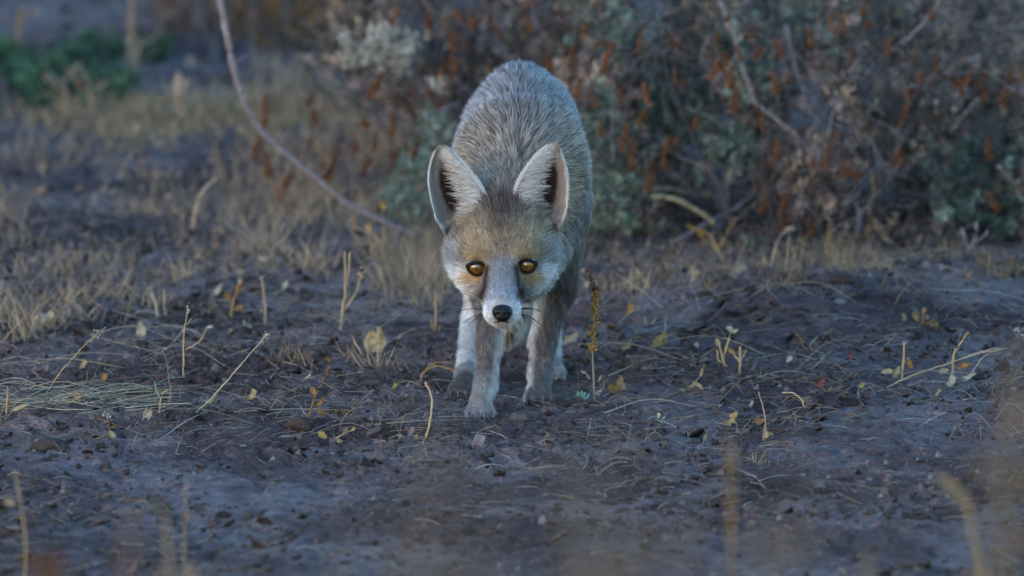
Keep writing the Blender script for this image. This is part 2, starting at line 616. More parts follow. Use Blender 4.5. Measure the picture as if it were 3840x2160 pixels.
mb = MB()
N = 7600
px = rng.uniform(-.7, .7, N); py = rng.uniform(-1.4, 2.4, N)
k = fbm(px / .22, py / .5, 90, 3) + rng.normal(0, .1, N) > .47
litter(mb, px[k], py[k], .030, .00055)
litter(mb, px[~k][:900], py[~k][:900], .016, .0006)
for k in range(330):      # long thin arching stems
    u = rng.uniform(-10, 400) if k < 210 else rng.uniform(560, 1030)
    v = rng.uniform(268, 440)
    if fbm(np.array([u / 80]), np.array([v / 30]), 1200, 2)[0] + rng.normal(0, .08) < .46:
        continue
    p = G(u, v); a = rng.normal(0, .5) + (pi if rng.random() < .5 else 0); l = rng.uniform(.04, .15)
    e = p + np.array([cos(a) * l, sin(a) * l * 1.6, 0]); up = rng.uniform(.002, .022)
    md = (p + e) / 2 + [0, rng.normal(0, .03), 0]
    tube(mb, [(p[0], p[1], gz1(p[0], p[1])), (md[0], md[1], gz1(md[0], md[1]) + up), (e[0], e[1], gz1(e[0], e[1]) + up * rng.uniform(0, 1.2))], .0006, .0003, STRAW[rng.integers(len(STRAW))] * rng.uniform(.8, 1.25), sides=3, n=9)
solo('straw_litter', mb, M_STRAW, 'fragments of dry straw and thin stems lying over the soil', 'straw', (0, 0, 0), kind='stuff')

# ================================================================== FOX
# every piece of the body: kind, geometry, blend radius, region
PR = []


def ell(u, v, Y, rx, ry, rz, reg, k=.03, rot=None):
    c = W(u, v, Y)
    R = None
    if rot:
        R = np.array(mathutils.Euler([radians(a) for a in rot]).to_matrix())
    PR.append(('e', c, np.array([rx, ry, rz]), R, k, reg))


def cap(a, b, ra, rb, reg, k=.02):
    PR.append(('c', W(*a), W(*b), ra, rb, k, reg))


def pd(pr, p):
    if pr[0] == 'e':
        return ell_d(p, pr[1], pr[2], pr[3])
    return cap_d(p, pr[1], pr[2], pr[3], pr[4])


# torso
ell(520, 139, .46, .051, .115, .080, 'rump', .04)
ell(520, 178, .26, .048, .19, .076, 'torso', .04)
ell(522, 172, .08, .046, .105, .076, 'torso', .04)
ell(489, 178, .06, .018, .055, .066, 'torso', .03)
ell(557, 176, .08, .019, .055, .066, 'torso', .03)
ell(521, 250, .05, .038, .09, .05, 'chest', .04)
ell(490, 172, .44, .031, .075, .075, 'thigh', .03)
ell(550, 168, .46, .030, .075, .080, 'thigh', .03)
cap((521, 165, .05), (503, 228, -.085), .054, .043, 'neck', .04)
# head
ell(502, 247, -.112, .043, .052, .034, 'skull', .02)
ell(502, 239, -.13, .032, .03, .021, 'skull', .02)
ell(474, 262, -.103, .0235, .034, .023, 'cheek', .022)
ell(530, 260, -.103, .0235, .034, .023, 'cheek', .022)
ell(482, 279, -.118, .0150, .032, .0140, 'cheek', .02)
ell(522, 278, -.118, .0150, .032, .0140, 'cheek', .02)
ell(483, 256.5, -.155, .013, .016, .010, 'skull', .014)
ell(521, 255, -.155, .013, .016, .010, 'skull', .014)
cap((502, 269, -.150), (502.2, 306, -.226), .0235, .0150, 'muzzle', .016)
ell(493.5, 313, -.222, .0095, .016, .0105, 'muzzle', .012)
ell(511, 313, -.222, .0095, .016, .0105, 'muzzle', .012)
cap((502, 300, -.13), (502.3, 319, -.214), .021, .0085, 'chin', .012)
ell(465, 243, -.090, .018, .018, .015, 'skull', .02)
ell(539, 241, -.090, .018, .018, .015, 'skull', .02)
# front legs: image-left one (LF) forward, image-right one (RF) behind
cap((489, 205, .05), (489, 285, .095), .034, .020, 'LF', .03)
cap((489, 285, .095), (488.5, 348, .05), .0170, .0110, 'LF', .015)
cap((488.5, 348, .05), (486, 384, .022), .0110, .0100, 'LF', .012)
cap((486, 384, .022), (480.5, 404, -.004), .0105, .0125, 'LFp', .012)
cap((556, 205, .07), (556, 285, .185), .036, .022, 'RF', .03)
cap((556, 285, .185), (543, 342, .17), .020, .0125, 'RF', .015)
cap((543, 342, .17), (540, 374, .158), .0125, .0108, 'RF', .012)
cap((540, 374, .158), (539, 389, .135), .011, .0125, 'RFp', .012)
# hind legs
cap((491, 175, .44), (483, 258, .34), .040, .024, 'LH', .03)
cap((483, 258, .34), (476.5, 318, .36), .022, .0125, 'LH', .015)
cap((475, 318, .36), (467, 376, .215), .0120, .0098, 'LH', .012)
cap((467, 376, .215), (463, 386, .188), .0105, .0118, 'LHp', .012)
cap((552, 180, .46), (548, 262, .42), .038, .024, 'RH', .03)
cap((548, 262, .42), (548, 322, .50), .020, .0115, 'RH', .015)
cap((548, 322, .50), (550, 366, .375), .0110, .0095, 'RH', .012)
cap((550, 366, .375), (551.5, 373, .35), .010, .0110, 'RHp', .010)
# toes
for (u, v, Y, rg, sp) in ((480.5, 408, -.006, 'LFp', 1.0), (538.5, 391.5, .132, 'RFp', 1.0), (462, 388.5, .184, 'LHp', .92), (551.5, 375, .345, 'RHp', .9)):
    for a in (-1.45, -.5, .5, 1.45):
        c = W(u, v, Y); e = np.array([c[0] + a * .0084 * sp, c[1] - .023 + .004 * abs(a), .0064])
        s0 = np.array([c[0] + a * .0052 * sp, c[1] - .003, .013])
        PR.append(('c', s0, e, .0056, .0054, .003, rg))
# tail
cap((519, 118, .57), (521, 215, .66), .020, .027, 'tail', .03)
cap((521, 215, .66), (512, 300, .60), .027, .018, 'tail', .03)
cap((512, 300, .60), (508, 330, .55), .018, .007, 'tail', .02)

EYES = [W(476.8, 267.6, -.160), W(526.9, 265.2, -.160)]
NOSE = W(502.2, 313.2, -.2415)
h = .0026
lo = np.array([-.11, -.28, -.003]); hi = np.array([.115, .76, .375])
nn = np.ceil((hi - lo) / h).astype(int) + 1
FV = np.full(nn, .05, np.float32)
for pr in PR:
    if pr[0] == 'e':
        r = pr[2].max(); b0, b1 = pr[1] - r, pr[1] + r
        k = pr[4]
    else:
        b0 = np.minimum(pr[1] - pr[3], pr[2] - pr[4]); b1 = np.maximum(pr[1] + pr[3], pr[2] + pr[4]); k = pr[5]
        b0 = np.minimum(b0, pr[1] - max(pr[3], pr[4])); b1 = np.maximum(b1, pr[1] + max(pr[3], pr[4]))
    i0 = np.clip(((b0 - .045 - lo) / h).astype(int), 0, nn - 1); i1 = np.clip(((b1 + .045 - lo) / h).astype(int) + 1, 1, nn)
    g = np.stack(np.meshgrid(*[lo[a] + h * np.arange(i0[a], i1[a]) for a in range(3)], indexing='ij'), -1).astype(np.float32)
    d = pd(pr, g)
    s = FV[i0[0]:i1[0], i0[1]:i1[1], i0[2]:i1[2]]
    s[...] = smin(s, np.minimum(d, .05), k)
for e in EYES:      # eye sockets
    i0 = ((e - .03 - lo) / h).astype(int); i1 = ((e + .03 - lo) / h).astype(int)
    g = np.stack(np.meshgrid(*[lo[a] + h * np.arange(i0[a], i1[a]) for a in range(3)], indexing='ij'), -1)
    d = np.linalg.norm(g - (e + np.array([0, -.008, 0])), axis=-1) - .0105
    s = FV[i0[0]:i1[0], i0[1]:i1[1], i0[2]:i1[2]]
    s[...] = -smin(-s, d, .006)
BV, BT = surface_nets(FV, lo, h)
BN = vnormals(BV, BT)
# gentle smoothing
for _ in range(2):
    acc = np.zeros_like(BV); cnt = np.zeros(len(BV))
    for a, b in ((0, 1), (1, 2), (2, 0)):
        np.add.at(acc, BT[:, a], BV[BT[:, b]]); np.add.at(cnt, BT[:, a], 1)
        np.add.at(acc, BT[:, b], BV[BT[:, a]]); np.add.at(cnt, BT[:, b], 1)
    BV = BV * .5 + acc / cnt[:, None] * .5
BN = vnormals(BV, BT)
print('fox verts', len(BV))

E0 = W(501.7, 266.5, -.18)
REGS = ['rump', 'torso', 'thigh', 'chest', 'neck', 'skull', 'cheek', 'muzzle', 'chin', 'LF', 'RF', 'LFp', 'RFp', 'LH', 'RH', 'LHp', 'RHp', 'tail']
RI = {r: i for i, r in enumerate(REGS)}
#            length lift(deg)  tip colour            base colour
FUR = {
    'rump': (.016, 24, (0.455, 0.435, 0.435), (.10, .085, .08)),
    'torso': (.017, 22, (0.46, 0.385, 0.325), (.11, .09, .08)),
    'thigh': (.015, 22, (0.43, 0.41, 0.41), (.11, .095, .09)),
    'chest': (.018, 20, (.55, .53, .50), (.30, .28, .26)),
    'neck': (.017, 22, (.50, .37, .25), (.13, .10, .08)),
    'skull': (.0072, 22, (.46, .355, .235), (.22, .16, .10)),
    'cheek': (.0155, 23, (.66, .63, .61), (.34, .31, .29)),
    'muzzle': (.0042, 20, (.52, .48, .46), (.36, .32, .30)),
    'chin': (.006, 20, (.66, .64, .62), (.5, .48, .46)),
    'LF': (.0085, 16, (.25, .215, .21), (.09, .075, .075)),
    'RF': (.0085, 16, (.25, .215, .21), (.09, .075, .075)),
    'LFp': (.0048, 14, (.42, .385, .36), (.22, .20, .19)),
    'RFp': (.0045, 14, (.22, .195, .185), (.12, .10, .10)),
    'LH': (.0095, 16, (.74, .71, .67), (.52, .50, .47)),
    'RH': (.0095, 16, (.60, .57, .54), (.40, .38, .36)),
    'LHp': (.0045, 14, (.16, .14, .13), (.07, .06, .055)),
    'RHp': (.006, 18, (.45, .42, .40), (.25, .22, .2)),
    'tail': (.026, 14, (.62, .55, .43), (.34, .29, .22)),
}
F_L = np.array([FUR[r][0] for r in REGS]); F_LIFT = np.array([FUR[r][1] for r in REGS])
F_T = np.array([FUR[r][2] for r in REGS]); F_B = np.array([FUR[r][3] for r in REGS])


def mixc(c, target, w):
    w = np.clip(w, 0, 1)[:, None]
    return c * (1 - w) + np.asarray(target) * w


def gau(a, b, ca, cb, ra, rb):
    return np.exp(-((a - ca) / ra) ** 2 - ((b - cb) / rb) ** 2)


def coat(P, Nn):
    """fur length, lift, flow direction and colours at points of the body"""
    wt = np.zeros((len(P), len(REGS)))
    for pr in PR:
        d = pd(pr, P)
        i = RI[pr[-1]]
        wt[:, i] = np.maximum(wt[:, i], np.exp(-np.maximum(d + .004, 0) / .0055))
    wt = wt ** 1.5
    wt /= np.maximum(wt.sum(1, keepdims=True), 1e-9)
    L = wt @ F_L; lift = np.radians(wt @ F_LIFT); tip = wt @ F_T; base = wt @ F_B
    back = np.array([0, 1., 0]); down = np.array([0, 0, -1.])
    side = np.sign(P[:, :1] - .008) * np.array([1., 0, 0])
    f_body = back + np.array([0, 0, -.45]) * np.clip((.30 - P[:, 2:3]) / .1, 0, 1) + side * .15
    f_head = unit(P - (NOSE + [0, -.03, -.004]))
    f_leg = np.tile(down + back * .12, (len(P), 1))
    f_tail = np.tile(down + np.array([0, -.3, 0]), (len(P), 1))
    hd = wt[:, [RI[r] for r in ('skull', 'cheek', 'muzzle', 'chin')]].sum(1, keepdims=True)
    lg = wt[:, [RI[r] for r in ('LF', 'RF', 'LFp', 'RFp', 'LH', 'RH', 'LHp', 'RHp')]].sum(1, keepdims=True)
    tl = wt[:, [RI['tail']]]
    bd = 1 - hd - lg - tl
    flow = f_body * bd + f_head * hd + f_leg * lg + f_tail * tl
    flow = flow + .0 * Nn
    # --- markings of the face, in millimetres of the face plane
    a = (P[:, 0] - E0[0]) * 1000; b = ((P - E0) @ UPC) * 1000
    front = np.clip((-.045 - P[:, 1]) / .02, 0, 1) * np.clip(hd[:, 0] * 1.5, 0, 1)
    A = np.abs(a)

    def mk(c, w):
        nonlocal tip, base
        tip = mixc(tip, c, w * front); base = mixc(base, np.asarray(c) * .66, w * front * .95)
    sandy = np.clip((b - 4) / 10, 0, 1) * np.clip((48 - A) / 12, 0, 1)
    mk((.62, .42, .24), sandy * .95)
    mk((.40, .37, .36), gau(A, b, 52, 8, 12, 14) * .8)                       # grey temples
    mk((.78, .77, .76), np.clip((4 - b) / 10, 0, 1) * np.clip((A - 37) / 7, 0, 1) * 1.1)   # pale cheeks
    mk((.86, .85, .84), np.clip((-16 - b) / 6, 0, 1) * np.clip((A - 25) / 6, 0, 1))
    mk((.30, .24, .19), gau(A, b, 0, 18, 13, 18) * .55)                      # dark grizzle between the brows
    mk((.27, .155, .085), gau(A, b, 0, 54, 11, 22) * .85)                     # russet crown streak
    mk((.66, .41, .18), gau(A, b, 28, -11, 10, 7.5) * 1.3)                     # tan under the eyes
    mk((.54, .35, .17), gau(A, b, 26, 12, 14, 5) * .9)                       # tan eyelid
    mk((.44, .30, .16), gau(A, b, 13, -4, 4, 9) * .9)
    mk((.40, .34, .30), gau(A, b, 0, -3, 8, 12) * .8)
    mk((.60, .57, .57), gau(A, b, 0, -30, 12, 16) * 1.3)                   # pale bridge
    xs_ = 15.5 + np.clip(-b, 0, 40) * .105
    stripe = np.exp(-((A - xs_) / 3.6) ** 2) * np.clip((4 - b) / 5, 0, 1) * np.clip((b + 41) / 7, 0, 1)
    mk((.075, .048, .042), stripe * 1.1)
    mk((.82, .81, .80), gau(A, b, 16, -50, 11, 9) * 1.3)                     # white lips
    mk((.76, .74, .72), np.clip((-56 - b) / 4, 0, 1))
    mk((.07, .055, .05), gau(A, b, 0, -66, 9, 1.6) * .5)
    f2 = np.clip((-.025 - P[:, 1]) / .02, 0, 1) * (P[:, 2] > .2) * gau(A, b, 0, 66, 30, 20) * 1.1
    tip = mixc(tip, (.17, .115, .085), f2); base = mixc(base, (.07, .048, .038), f2)
    # --- legs
    lf = wt[:, RI['LF']] + wt[:, RI['LFp']]; rf = wt[:, RI['RF']] + wt[:, RI['RFp']]
    w = lf * np.clip((Nn[:, 0] - .35) * 3, 0, 1) * np.clip((.2 - P[:, 2]) / .05, 0, 1)
    tip = mixc(tip, (.66, .63, .60), w); base = mixc(base, (.45, .42, .40), w)
    w = rf * np.clip((-Nn[:, 0] - .35) * 3, 0, 1) * np.clip((.2 - P[:, 2]) / .05, 0, 1)
    tip = mixc(tip, (.66, .63, .60), w); base = mixc(base, (.45, .42, .40), w)
    w = (wt[:, RI['LFp']]) * np.clip((.030 - P[:, 2]) / .012, 0, 1) * (.3 + .7 * vnoise(P[:, 0] * 150, P[:, 2] * 150, 5))
    tip = mixc(tip, (.20, .17, .16), w)
    w = wt[:, RI['LH']] * np.clip((P[:, 2] - .15) / .04, 0, 1)
    tip = mixc(tip, (.40, .37, .35), w); base = mixc(base, (.12, .1, .09), w)
    w = wt[:, RI['RH']] * np.clip((P[:, 2] - .13) / .04, 0, 1)
    tip = mixc(tip, (.38, .365, .36), w); base = mixc(base, (.12, .1, .09), w)
    for rg in ('LF', 'RF'):
        w = wt[:, RI[rg]] * np.clip((P[:, 2] - .11) / .06, 0, 1)
        tip = mixc(tip, (.46, .42, .40), w); base = mixc(base, (.11, .09, .085), w)
        w = wt[:, RI[rg]] * np.clip((.07 - P[:, 2]) / .04, 0, 1) * .5
        tip = mixc(tip, (.36, .32, .30), w)
    kf = front * np.where((b < 4) & (A > 34), 0, 1) * np.where((b < -36), .2, 1)
    tip = tip * (1 - .22 * kf)[:, None]; base = base * (1 - .30 * kf)[:, None]
    # browner along the spine
    w = bd[:, 0] * np.exp(-((P[:, 0] - .008) / .035) ** 2) * np.clip((P[:, 2] - .25) / .04, 0, 1) * .45
    tip = mixc(tip, (.42, .335, .26), w)
    L = L * (1 - .55 * front * gau(A, b, 27, 0, 18, 13))
    return L, lift, flow, tip, base, front, A, b, hd[:, 0], bd[:, 0]


fox_loc = (PAWS[0] + PAWS[1]) / 2
fox = thing('fox', 'grey and sandy fox with large ears, head lowered, walking straight ahead', 'fox', (fox_loc[0], .25, 0))
Lc, lf_, fl_, tipc, basec, *_ = coat(BV, BN)
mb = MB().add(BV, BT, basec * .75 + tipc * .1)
body = part('body', mb, M_SKIN, fox)

# --- fur
ta, tb_, tc_ = BV[BT[:, 0]], BV[BT[:, 1]], BV[BT[:, 2]]
area = np.linalg.norm(np.cross(tb_ - ta, tc_ - ta), axis=1) / 2
cen = (ta + tb_ + tc_) / 3
headness = np.clip((-.03 - cen[:, 1]) / .03, 0, 1) * (cen[:, 2] > .1)
legness = np.clip((.17 - cen[:, 2]) / .04, 0, 1)
visible = np.where(cen[:, 1] > .5, .6, 1.0)
dens = area * (1.0 + 1.6 * headness + .7 * legness) * visible
NS = 205000
ti = rng.choice(len(BT), NS, p=dens / dens.sum())
r1 = np.sqrt(rng.random(NS)); r2 = rng.random(NS)
wa, wb, wc = (1 - r1)[:, None], (r1 * (1 - r2))[:, None], (r1 * r2)[:, None]
RP = wa * ta[ti] + wb * tb_[ti] + wc * tc_[ti]
RN = unit(wa * BN[BT[ti, 0]] + wb * BN[BT[ti, 1]] + wc * BN[BT[ti, 2]])
L, lift, flow, tip, base, front, A, b, hd, bd = coat(RP, RN)
eyed = np.minimum(*[((RP[:, 0] - e[0]) / .0112) ** 2 + (((RP - e) @ UPC) / .0082) ** 2 for e in EYES])
nosed = ell_d(RP, NOSE + [0, .002, 0], np.array([.0100, .011, .0090]))
keep = ~((eyed < 1) & (RP[:, 1] < -.12) & (hd > .3)) & (nosed > .0005) & (RP[:, 2] > .004)
keep &= rng.random(NS) < 1
(RP, RN, L, lift, flow, tip, base, front, hd, bd, A, b) = [x[keep] for x in (RP, RN, L, lift, flow, tip, base, front, hd, bd, A, b)]
n = len(RP)
clump = np.stack([vnoise(RP[:, 0] * 140 + k * 31, RP[:, 1] * 60 + RP[:, 2] * 140, 200 + k) - .5 for k in range(3)], 1)
flow = unit(flow) + clump * .55 + rng.normal(0, .10, (n, 3))
tan_ = unit(flow - RN * np.sum(flow * RN, 1, keepdims=True))
lift = lift * (1 + rng.normal(0, .25, n)) + .05
D = tan_ * np.cos(lift)[:, None] + RN * np.sin(lift)[:, None]
L = L * rng.uniform(.65, 1.25, n)
wd = np.where(hd > .5, .00043, .00060) * rng.uniform(.7, 1.3, n)
rel = RP - NOSE
ang_ = np.arctan2(rel[:, 0], rel[:, 2] + .02) * np.hypot(rel[:, 0], rel[:, 2] + .02)
acr = np.where(hd > .5, ang_, RP[:, 0] * 1.0 + .25 * RP[:, 2]); alo = np.where(hd > .5, np.hypot(rel[:, 0], rel[:, 2]), RP[:, 1] + RP[:, 2] * .7)
lock = vnoise(acr * 420, alo * np.where(hd > .5, 150, 75), 301) * .6 + vnoise(acr * 800, alo * 150, 302) * .4 - .5
shade = rng.normal(1, .17, (n, 1)) * (1 + .30 * (clump[:, :1] + clump[:, 1:2])) * (1 + np.where(hd > .5, .7, 1.25) * lock)[:, None]
shade = np.clip(shade, .3, 2)
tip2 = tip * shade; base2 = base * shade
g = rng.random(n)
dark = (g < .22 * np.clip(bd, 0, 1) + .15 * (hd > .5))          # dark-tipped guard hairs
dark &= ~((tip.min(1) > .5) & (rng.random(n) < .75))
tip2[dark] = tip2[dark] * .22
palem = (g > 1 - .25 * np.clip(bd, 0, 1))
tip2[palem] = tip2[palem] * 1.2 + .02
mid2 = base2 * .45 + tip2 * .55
mb = MB()
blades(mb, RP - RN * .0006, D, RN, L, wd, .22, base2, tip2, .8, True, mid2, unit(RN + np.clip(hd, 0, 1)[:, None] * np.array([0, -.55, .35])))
part('fur', mb, M_FUR, body, kind='stuff')

# --- ears
z2a = lambda zx, zy: ((zx - 691) * .158e-3, -(zy - 906) * .158e-3)
EAR_L = [((318, 790), (520, 680)), ((300, 725), (560, 610)), ((252, 650), (583, 530)), ((222, 540), (578, 462)), ((203, 450), (548, 405)), ((195, 370), (503, 345)), ((203, 290), (440, 270)),
         ((225, 220), (375, 208)), ((246, 186), (348, 188)), ((268, 166), (322, 168))]
EAR_R = [((1065, 760), (850, 670)), ((1085, 690), (800, 600)), ((1120, 610), (775, 525)), ((1138, 520), (770, 462)), ((1142, 420), (795, 395)), ((1136, 340), (835, 320)), ((1118, 265), (890, 250)),
         ((1095, 205), (950, 185)), ((1082, 172), (990, 160)), ((1060, 149), (1010, 148))]
NSS, NT = 26, 17
for EP, sg in ((EAR_L, -1), (EAR_R, 1)):
    o = spline([(*z2a(*p[0]), 0) for p in EP], NSS); i_ = spline([(*z2a(*p[1]), 0) for p in EP], NSS)
    S, Tt = np.meshgrid(np.linspace(0, 1, NSS), np.linspace(0, 1, NT), indexing='ij')
    xy = o[:, None, :2] * (1 - Tt[..., None]) + i_[:, None, :2] * Tt[..., None]
    bowl = np.sin(pi * np.clip(Tt, 0, 1) ** .62) * .023 * np.clip((1.0 - S) * 1.3, 0, 1) ** 1.1
    base_y = .066 + .012 * S - .010 * Tt ** 3 * (1 - S) + .030 * np.clip(1 - S / .20, 0, 1) ** 2
    # (a, b) of the face plane -> world: face plane passes through E0, up = camera up

    def pos(dep):
        return E0 + xy[..., :1] * np.array([1., 0, 0]) + xy[..., 1:] * UPC + dep[..., None] * np.array([0, 1., 0])
    fr = pos(base_y + bowl); bk = pos(base_y + bowl * .97 + .0035)
    V = np.concatenate([fr.reshape(-1, 3), bk.reshape(-1, 3)])
    idx = np.arange(NSS * NT).reshape(NSS, NT); off = NSS * NT
    qf = np.stack([idx[:-1, :-1], idx[:-1, 1:], idx[1:, 1:], idx[1:, :-1]], -1).reshape(-1, 4)
    ring = list(idx[0, :]) + list(idx[1:, -1]) + list(idx[-1, -2::-1]) + list(idx[-2:0, 0])
    qr = np.array([[ring[k], ring[k] + off, ring[(k + 1) % len(ring)] + off, ring[(k + 1) % len(ring)]] for k in range(len(ring))])
    if sg > 0:
        qf = qf[:, ::-1]; qr = qr[:, ::-1]
    qa = np.vstack([qf, qf[:, ::-1] + off, qr])
    T3 = np.vstack([qa[:, [0, 1, 2]], qa[:, [0, 2, 3]]])
    canal_shade = np.clip(gau(Tt, S, .33, .42, .13, .22) * 1.9, 0, 1)  # shade in the hollow of the ear, painted into the skin colour
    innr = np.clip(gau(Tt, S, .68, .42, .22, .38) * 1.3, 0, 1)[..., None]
    cf = (np.array([.30, .235, .19]) * (1 - innr) + np.array([.055, .036, .03]) * innr) * (1 - canal_shade[..., None]) + np.array([.028, .012, .009]) * canal_shade[..., None]
    edge = np.clip(1 - np.minimum(np.minimum(Tt, 1 - Tt) * 9, (1 - S) * 12), 0, 1)[..., None]
    cf = cf * (1 - edge) + np.array([.62, .55, .48]) * edge
    cb = np.tile(np.array([.26, .19, .13]), (NSS * NT, 1))
    mb = MB().add(V, T3, np.vstack([cf.reshape(-1, 3), cb]))
    ear = part('ear', mb, M_SKIN, fox)
    # hairs of the ear
    mb = MB()
    NV = vnormals(fr.reshape(-1, 3), np.vstack([qf[:, [0, 1, 2]], qf[:, [0, 2, 3]]])).reshape(NSS, NT, 3)

    def at(grid, s, t):
        x = np.clip(s, 0, .9999) * (NSS - 1); y = np.clip(t, 0, .9999) * (NT - 1)
        i0, j0 = x.astype(int), y.astype(int); fx, fy = (x - i0)[:, None], (y - j0)[:, None]
        return (grid[i0, j0] * (1 - fx) * (1 - fy) + grid[i0 + 1, j0] * fx * (1 - fy) + grid[i0, j0 + 1] * (1 - fx) * fy + grid[i0 + 1, j0 + 1] * fx * fy)
    X = np.array([1., 0, 0]); out = X * sg
    # long pale hairs sweeping from the inner edge over the bowl
    n = 2500
    s = rng.uniform(.08, .86, n); t = 1 - np.abs(rng.normal(0, .17, n)) - .03
    t = np.clip(t, .55, .98)
    P0 = at(fr, s, t); Nn = unit(at(NV, s, t))
    d = out * 1.0 + UPC * (rng.normal(.25, .22, (n, 1)) + .9 * (s[:, None] - .45)) + np.array([0, -.12, 0]) + rng.normal(0, .16, (n, 3))
    ll = (.005 + .016 * rng.random(n)) * (1.1 - .55 * s)
    cb_ = np.array([.36, .31, .26]) * rng.uniform(.45, 1.1, (n, 1)); ct_ = np.array([.80, .74, .66]) * rng.uniform(.45, 1.1, (n, 1))
    fn = np.tile(unit(np.array([0, -1., .35])), (n, 1))
    blades(mb, P0 - Nn * .0002, d, fn, ll, .00062, .25, cb_, ct_, .8)
    # short brown hairs in the outer half
    n = 3800
    s = rng.uniform(.06, .98, n); t = rng.uniform(.02, .62, n)
    P0 = at(fr, s, t); Nn = unit(at(NV, s, t))
    d = out * (.35 - .9 * t[:, None]) + UPC * .9 + Nn * .35 + rng.normal(0, .22, (n, 3))
    can_shade = np.clip(gau(t, s, .33, .42, .13, .22) * 1.9, 0, 1)[:, None]  # the hollow's painted shade carried over to the hair colour
    ct_ = np.array([.46, .375, .31]) * (1 - can_shade) + np.array([.035, .016, .012]) * can_shade
    blades(mb, P0, d, Nn, rng.uniform(.004, .0075, n), .0005, .2, ct_ * .7, ct_ * rng.uniform(.6, 1.25, (n, 1)), .8)
    # short pale rim hairs
    n = 2200
    s = rng.uniform(0.05, 1, n); t = np.where(rng.random(n) < .5, np.abs(rng.normal(0, .02, n)), 1 - np.abs(rng.normal(0, .02, n)))
    P0 = at(fr, s, t) + np.array([0, .0015, 0])
    outw = np.where(t[:, None] < .5, out, -out)
    d = outw * .55 + UPC * .9 + np.array([0, -.25, 0]) + rng.normal(0, .15, (n, 3))
    fn = unit(outw * .4 + np.array([0, -1., .5]))
    blades(mb, P0, d, fn, rng.uniform(.0022, .0042, n), .0005, .15, np.array([.5, .44, .39]), np.array([.78, .72, .65]) * rng.uniform(.75, 1.15, (n, 1)), .8)
    # back of the ear
    n = 1800
    s = rng.uniform(0, 1, n); t = rng.uniform(.02, .98, n)
    P0 = at(bk, s, t); Nn = -unit(at(NV, s, t))
    d = UPC + Nn * .3 + rng.normal(0, .15, (n, 3))
    blades(mb, P0, d, Nn, .006, .0006, .2, np.array([.2, .14, .1]), np.array([.34, .25, .17]), .8)
    # tufts closing the foot of the ear
    n = 1300
    t = rng.uniform(-.02, .62, n); s = rng.uniform(0.03, .15, n)
    P0 = at(fr, s, t) * 1.0
    P0[:, 1] -= .006 * rng.random(n)
    d = UPC * 1.0 + out * (.5 - .3 * t[:, None]) + rng.normal(0, .2, (n, 3)) + np.array([0, -.35, 0])
    fn = np.tile(unit(np.array([0, -1., .5])), (n, 1))
    ct_ = np.array([.48, .39, .29]) * rng.uniform(.6, 1.15, (n, 1))
    blades(mb, P0, d, fn, rng.uniform(.004, .009, n), .0005, .2, ct_ * .55, ct_, .8)
    part('ear_fur', mb, M_FUR, ear, kind='stuff')


# --- eyes
def uv_sphere(c, r, sx=1., sy=1., sz=1., a=24, bb=14, cut=None):
    """sphere about c whose pole looks along -y; cut = cap half angle"""
    th = np.linspace(0, cut or pi, bb); ph = np.linspace(0, 2 * pi, a, endpoint=False)
    Th, Ph = np.meshgrid(th, ph, indexing='ij')
    v = np.stack([sx * np.sin(Th) * np.cos(Ph), -sy * np.cos(Th), sz * np.sin(Th) * np.sin(Ph)], -1) * r + c
    idx = np.arange(a * bb).reshape(bb, a); nx = np.roll(idx, -1, 1)
    q = np.stack([idx[:-1], nx[:-1], nx[1:], idx[1:]], -1).reshape(-1, 4)[:, ::-1]
    return v.reshape(-1, 3), np.vstack([q[:, [0, 1, 2]], q[:, [0, 2, 3]]]), th


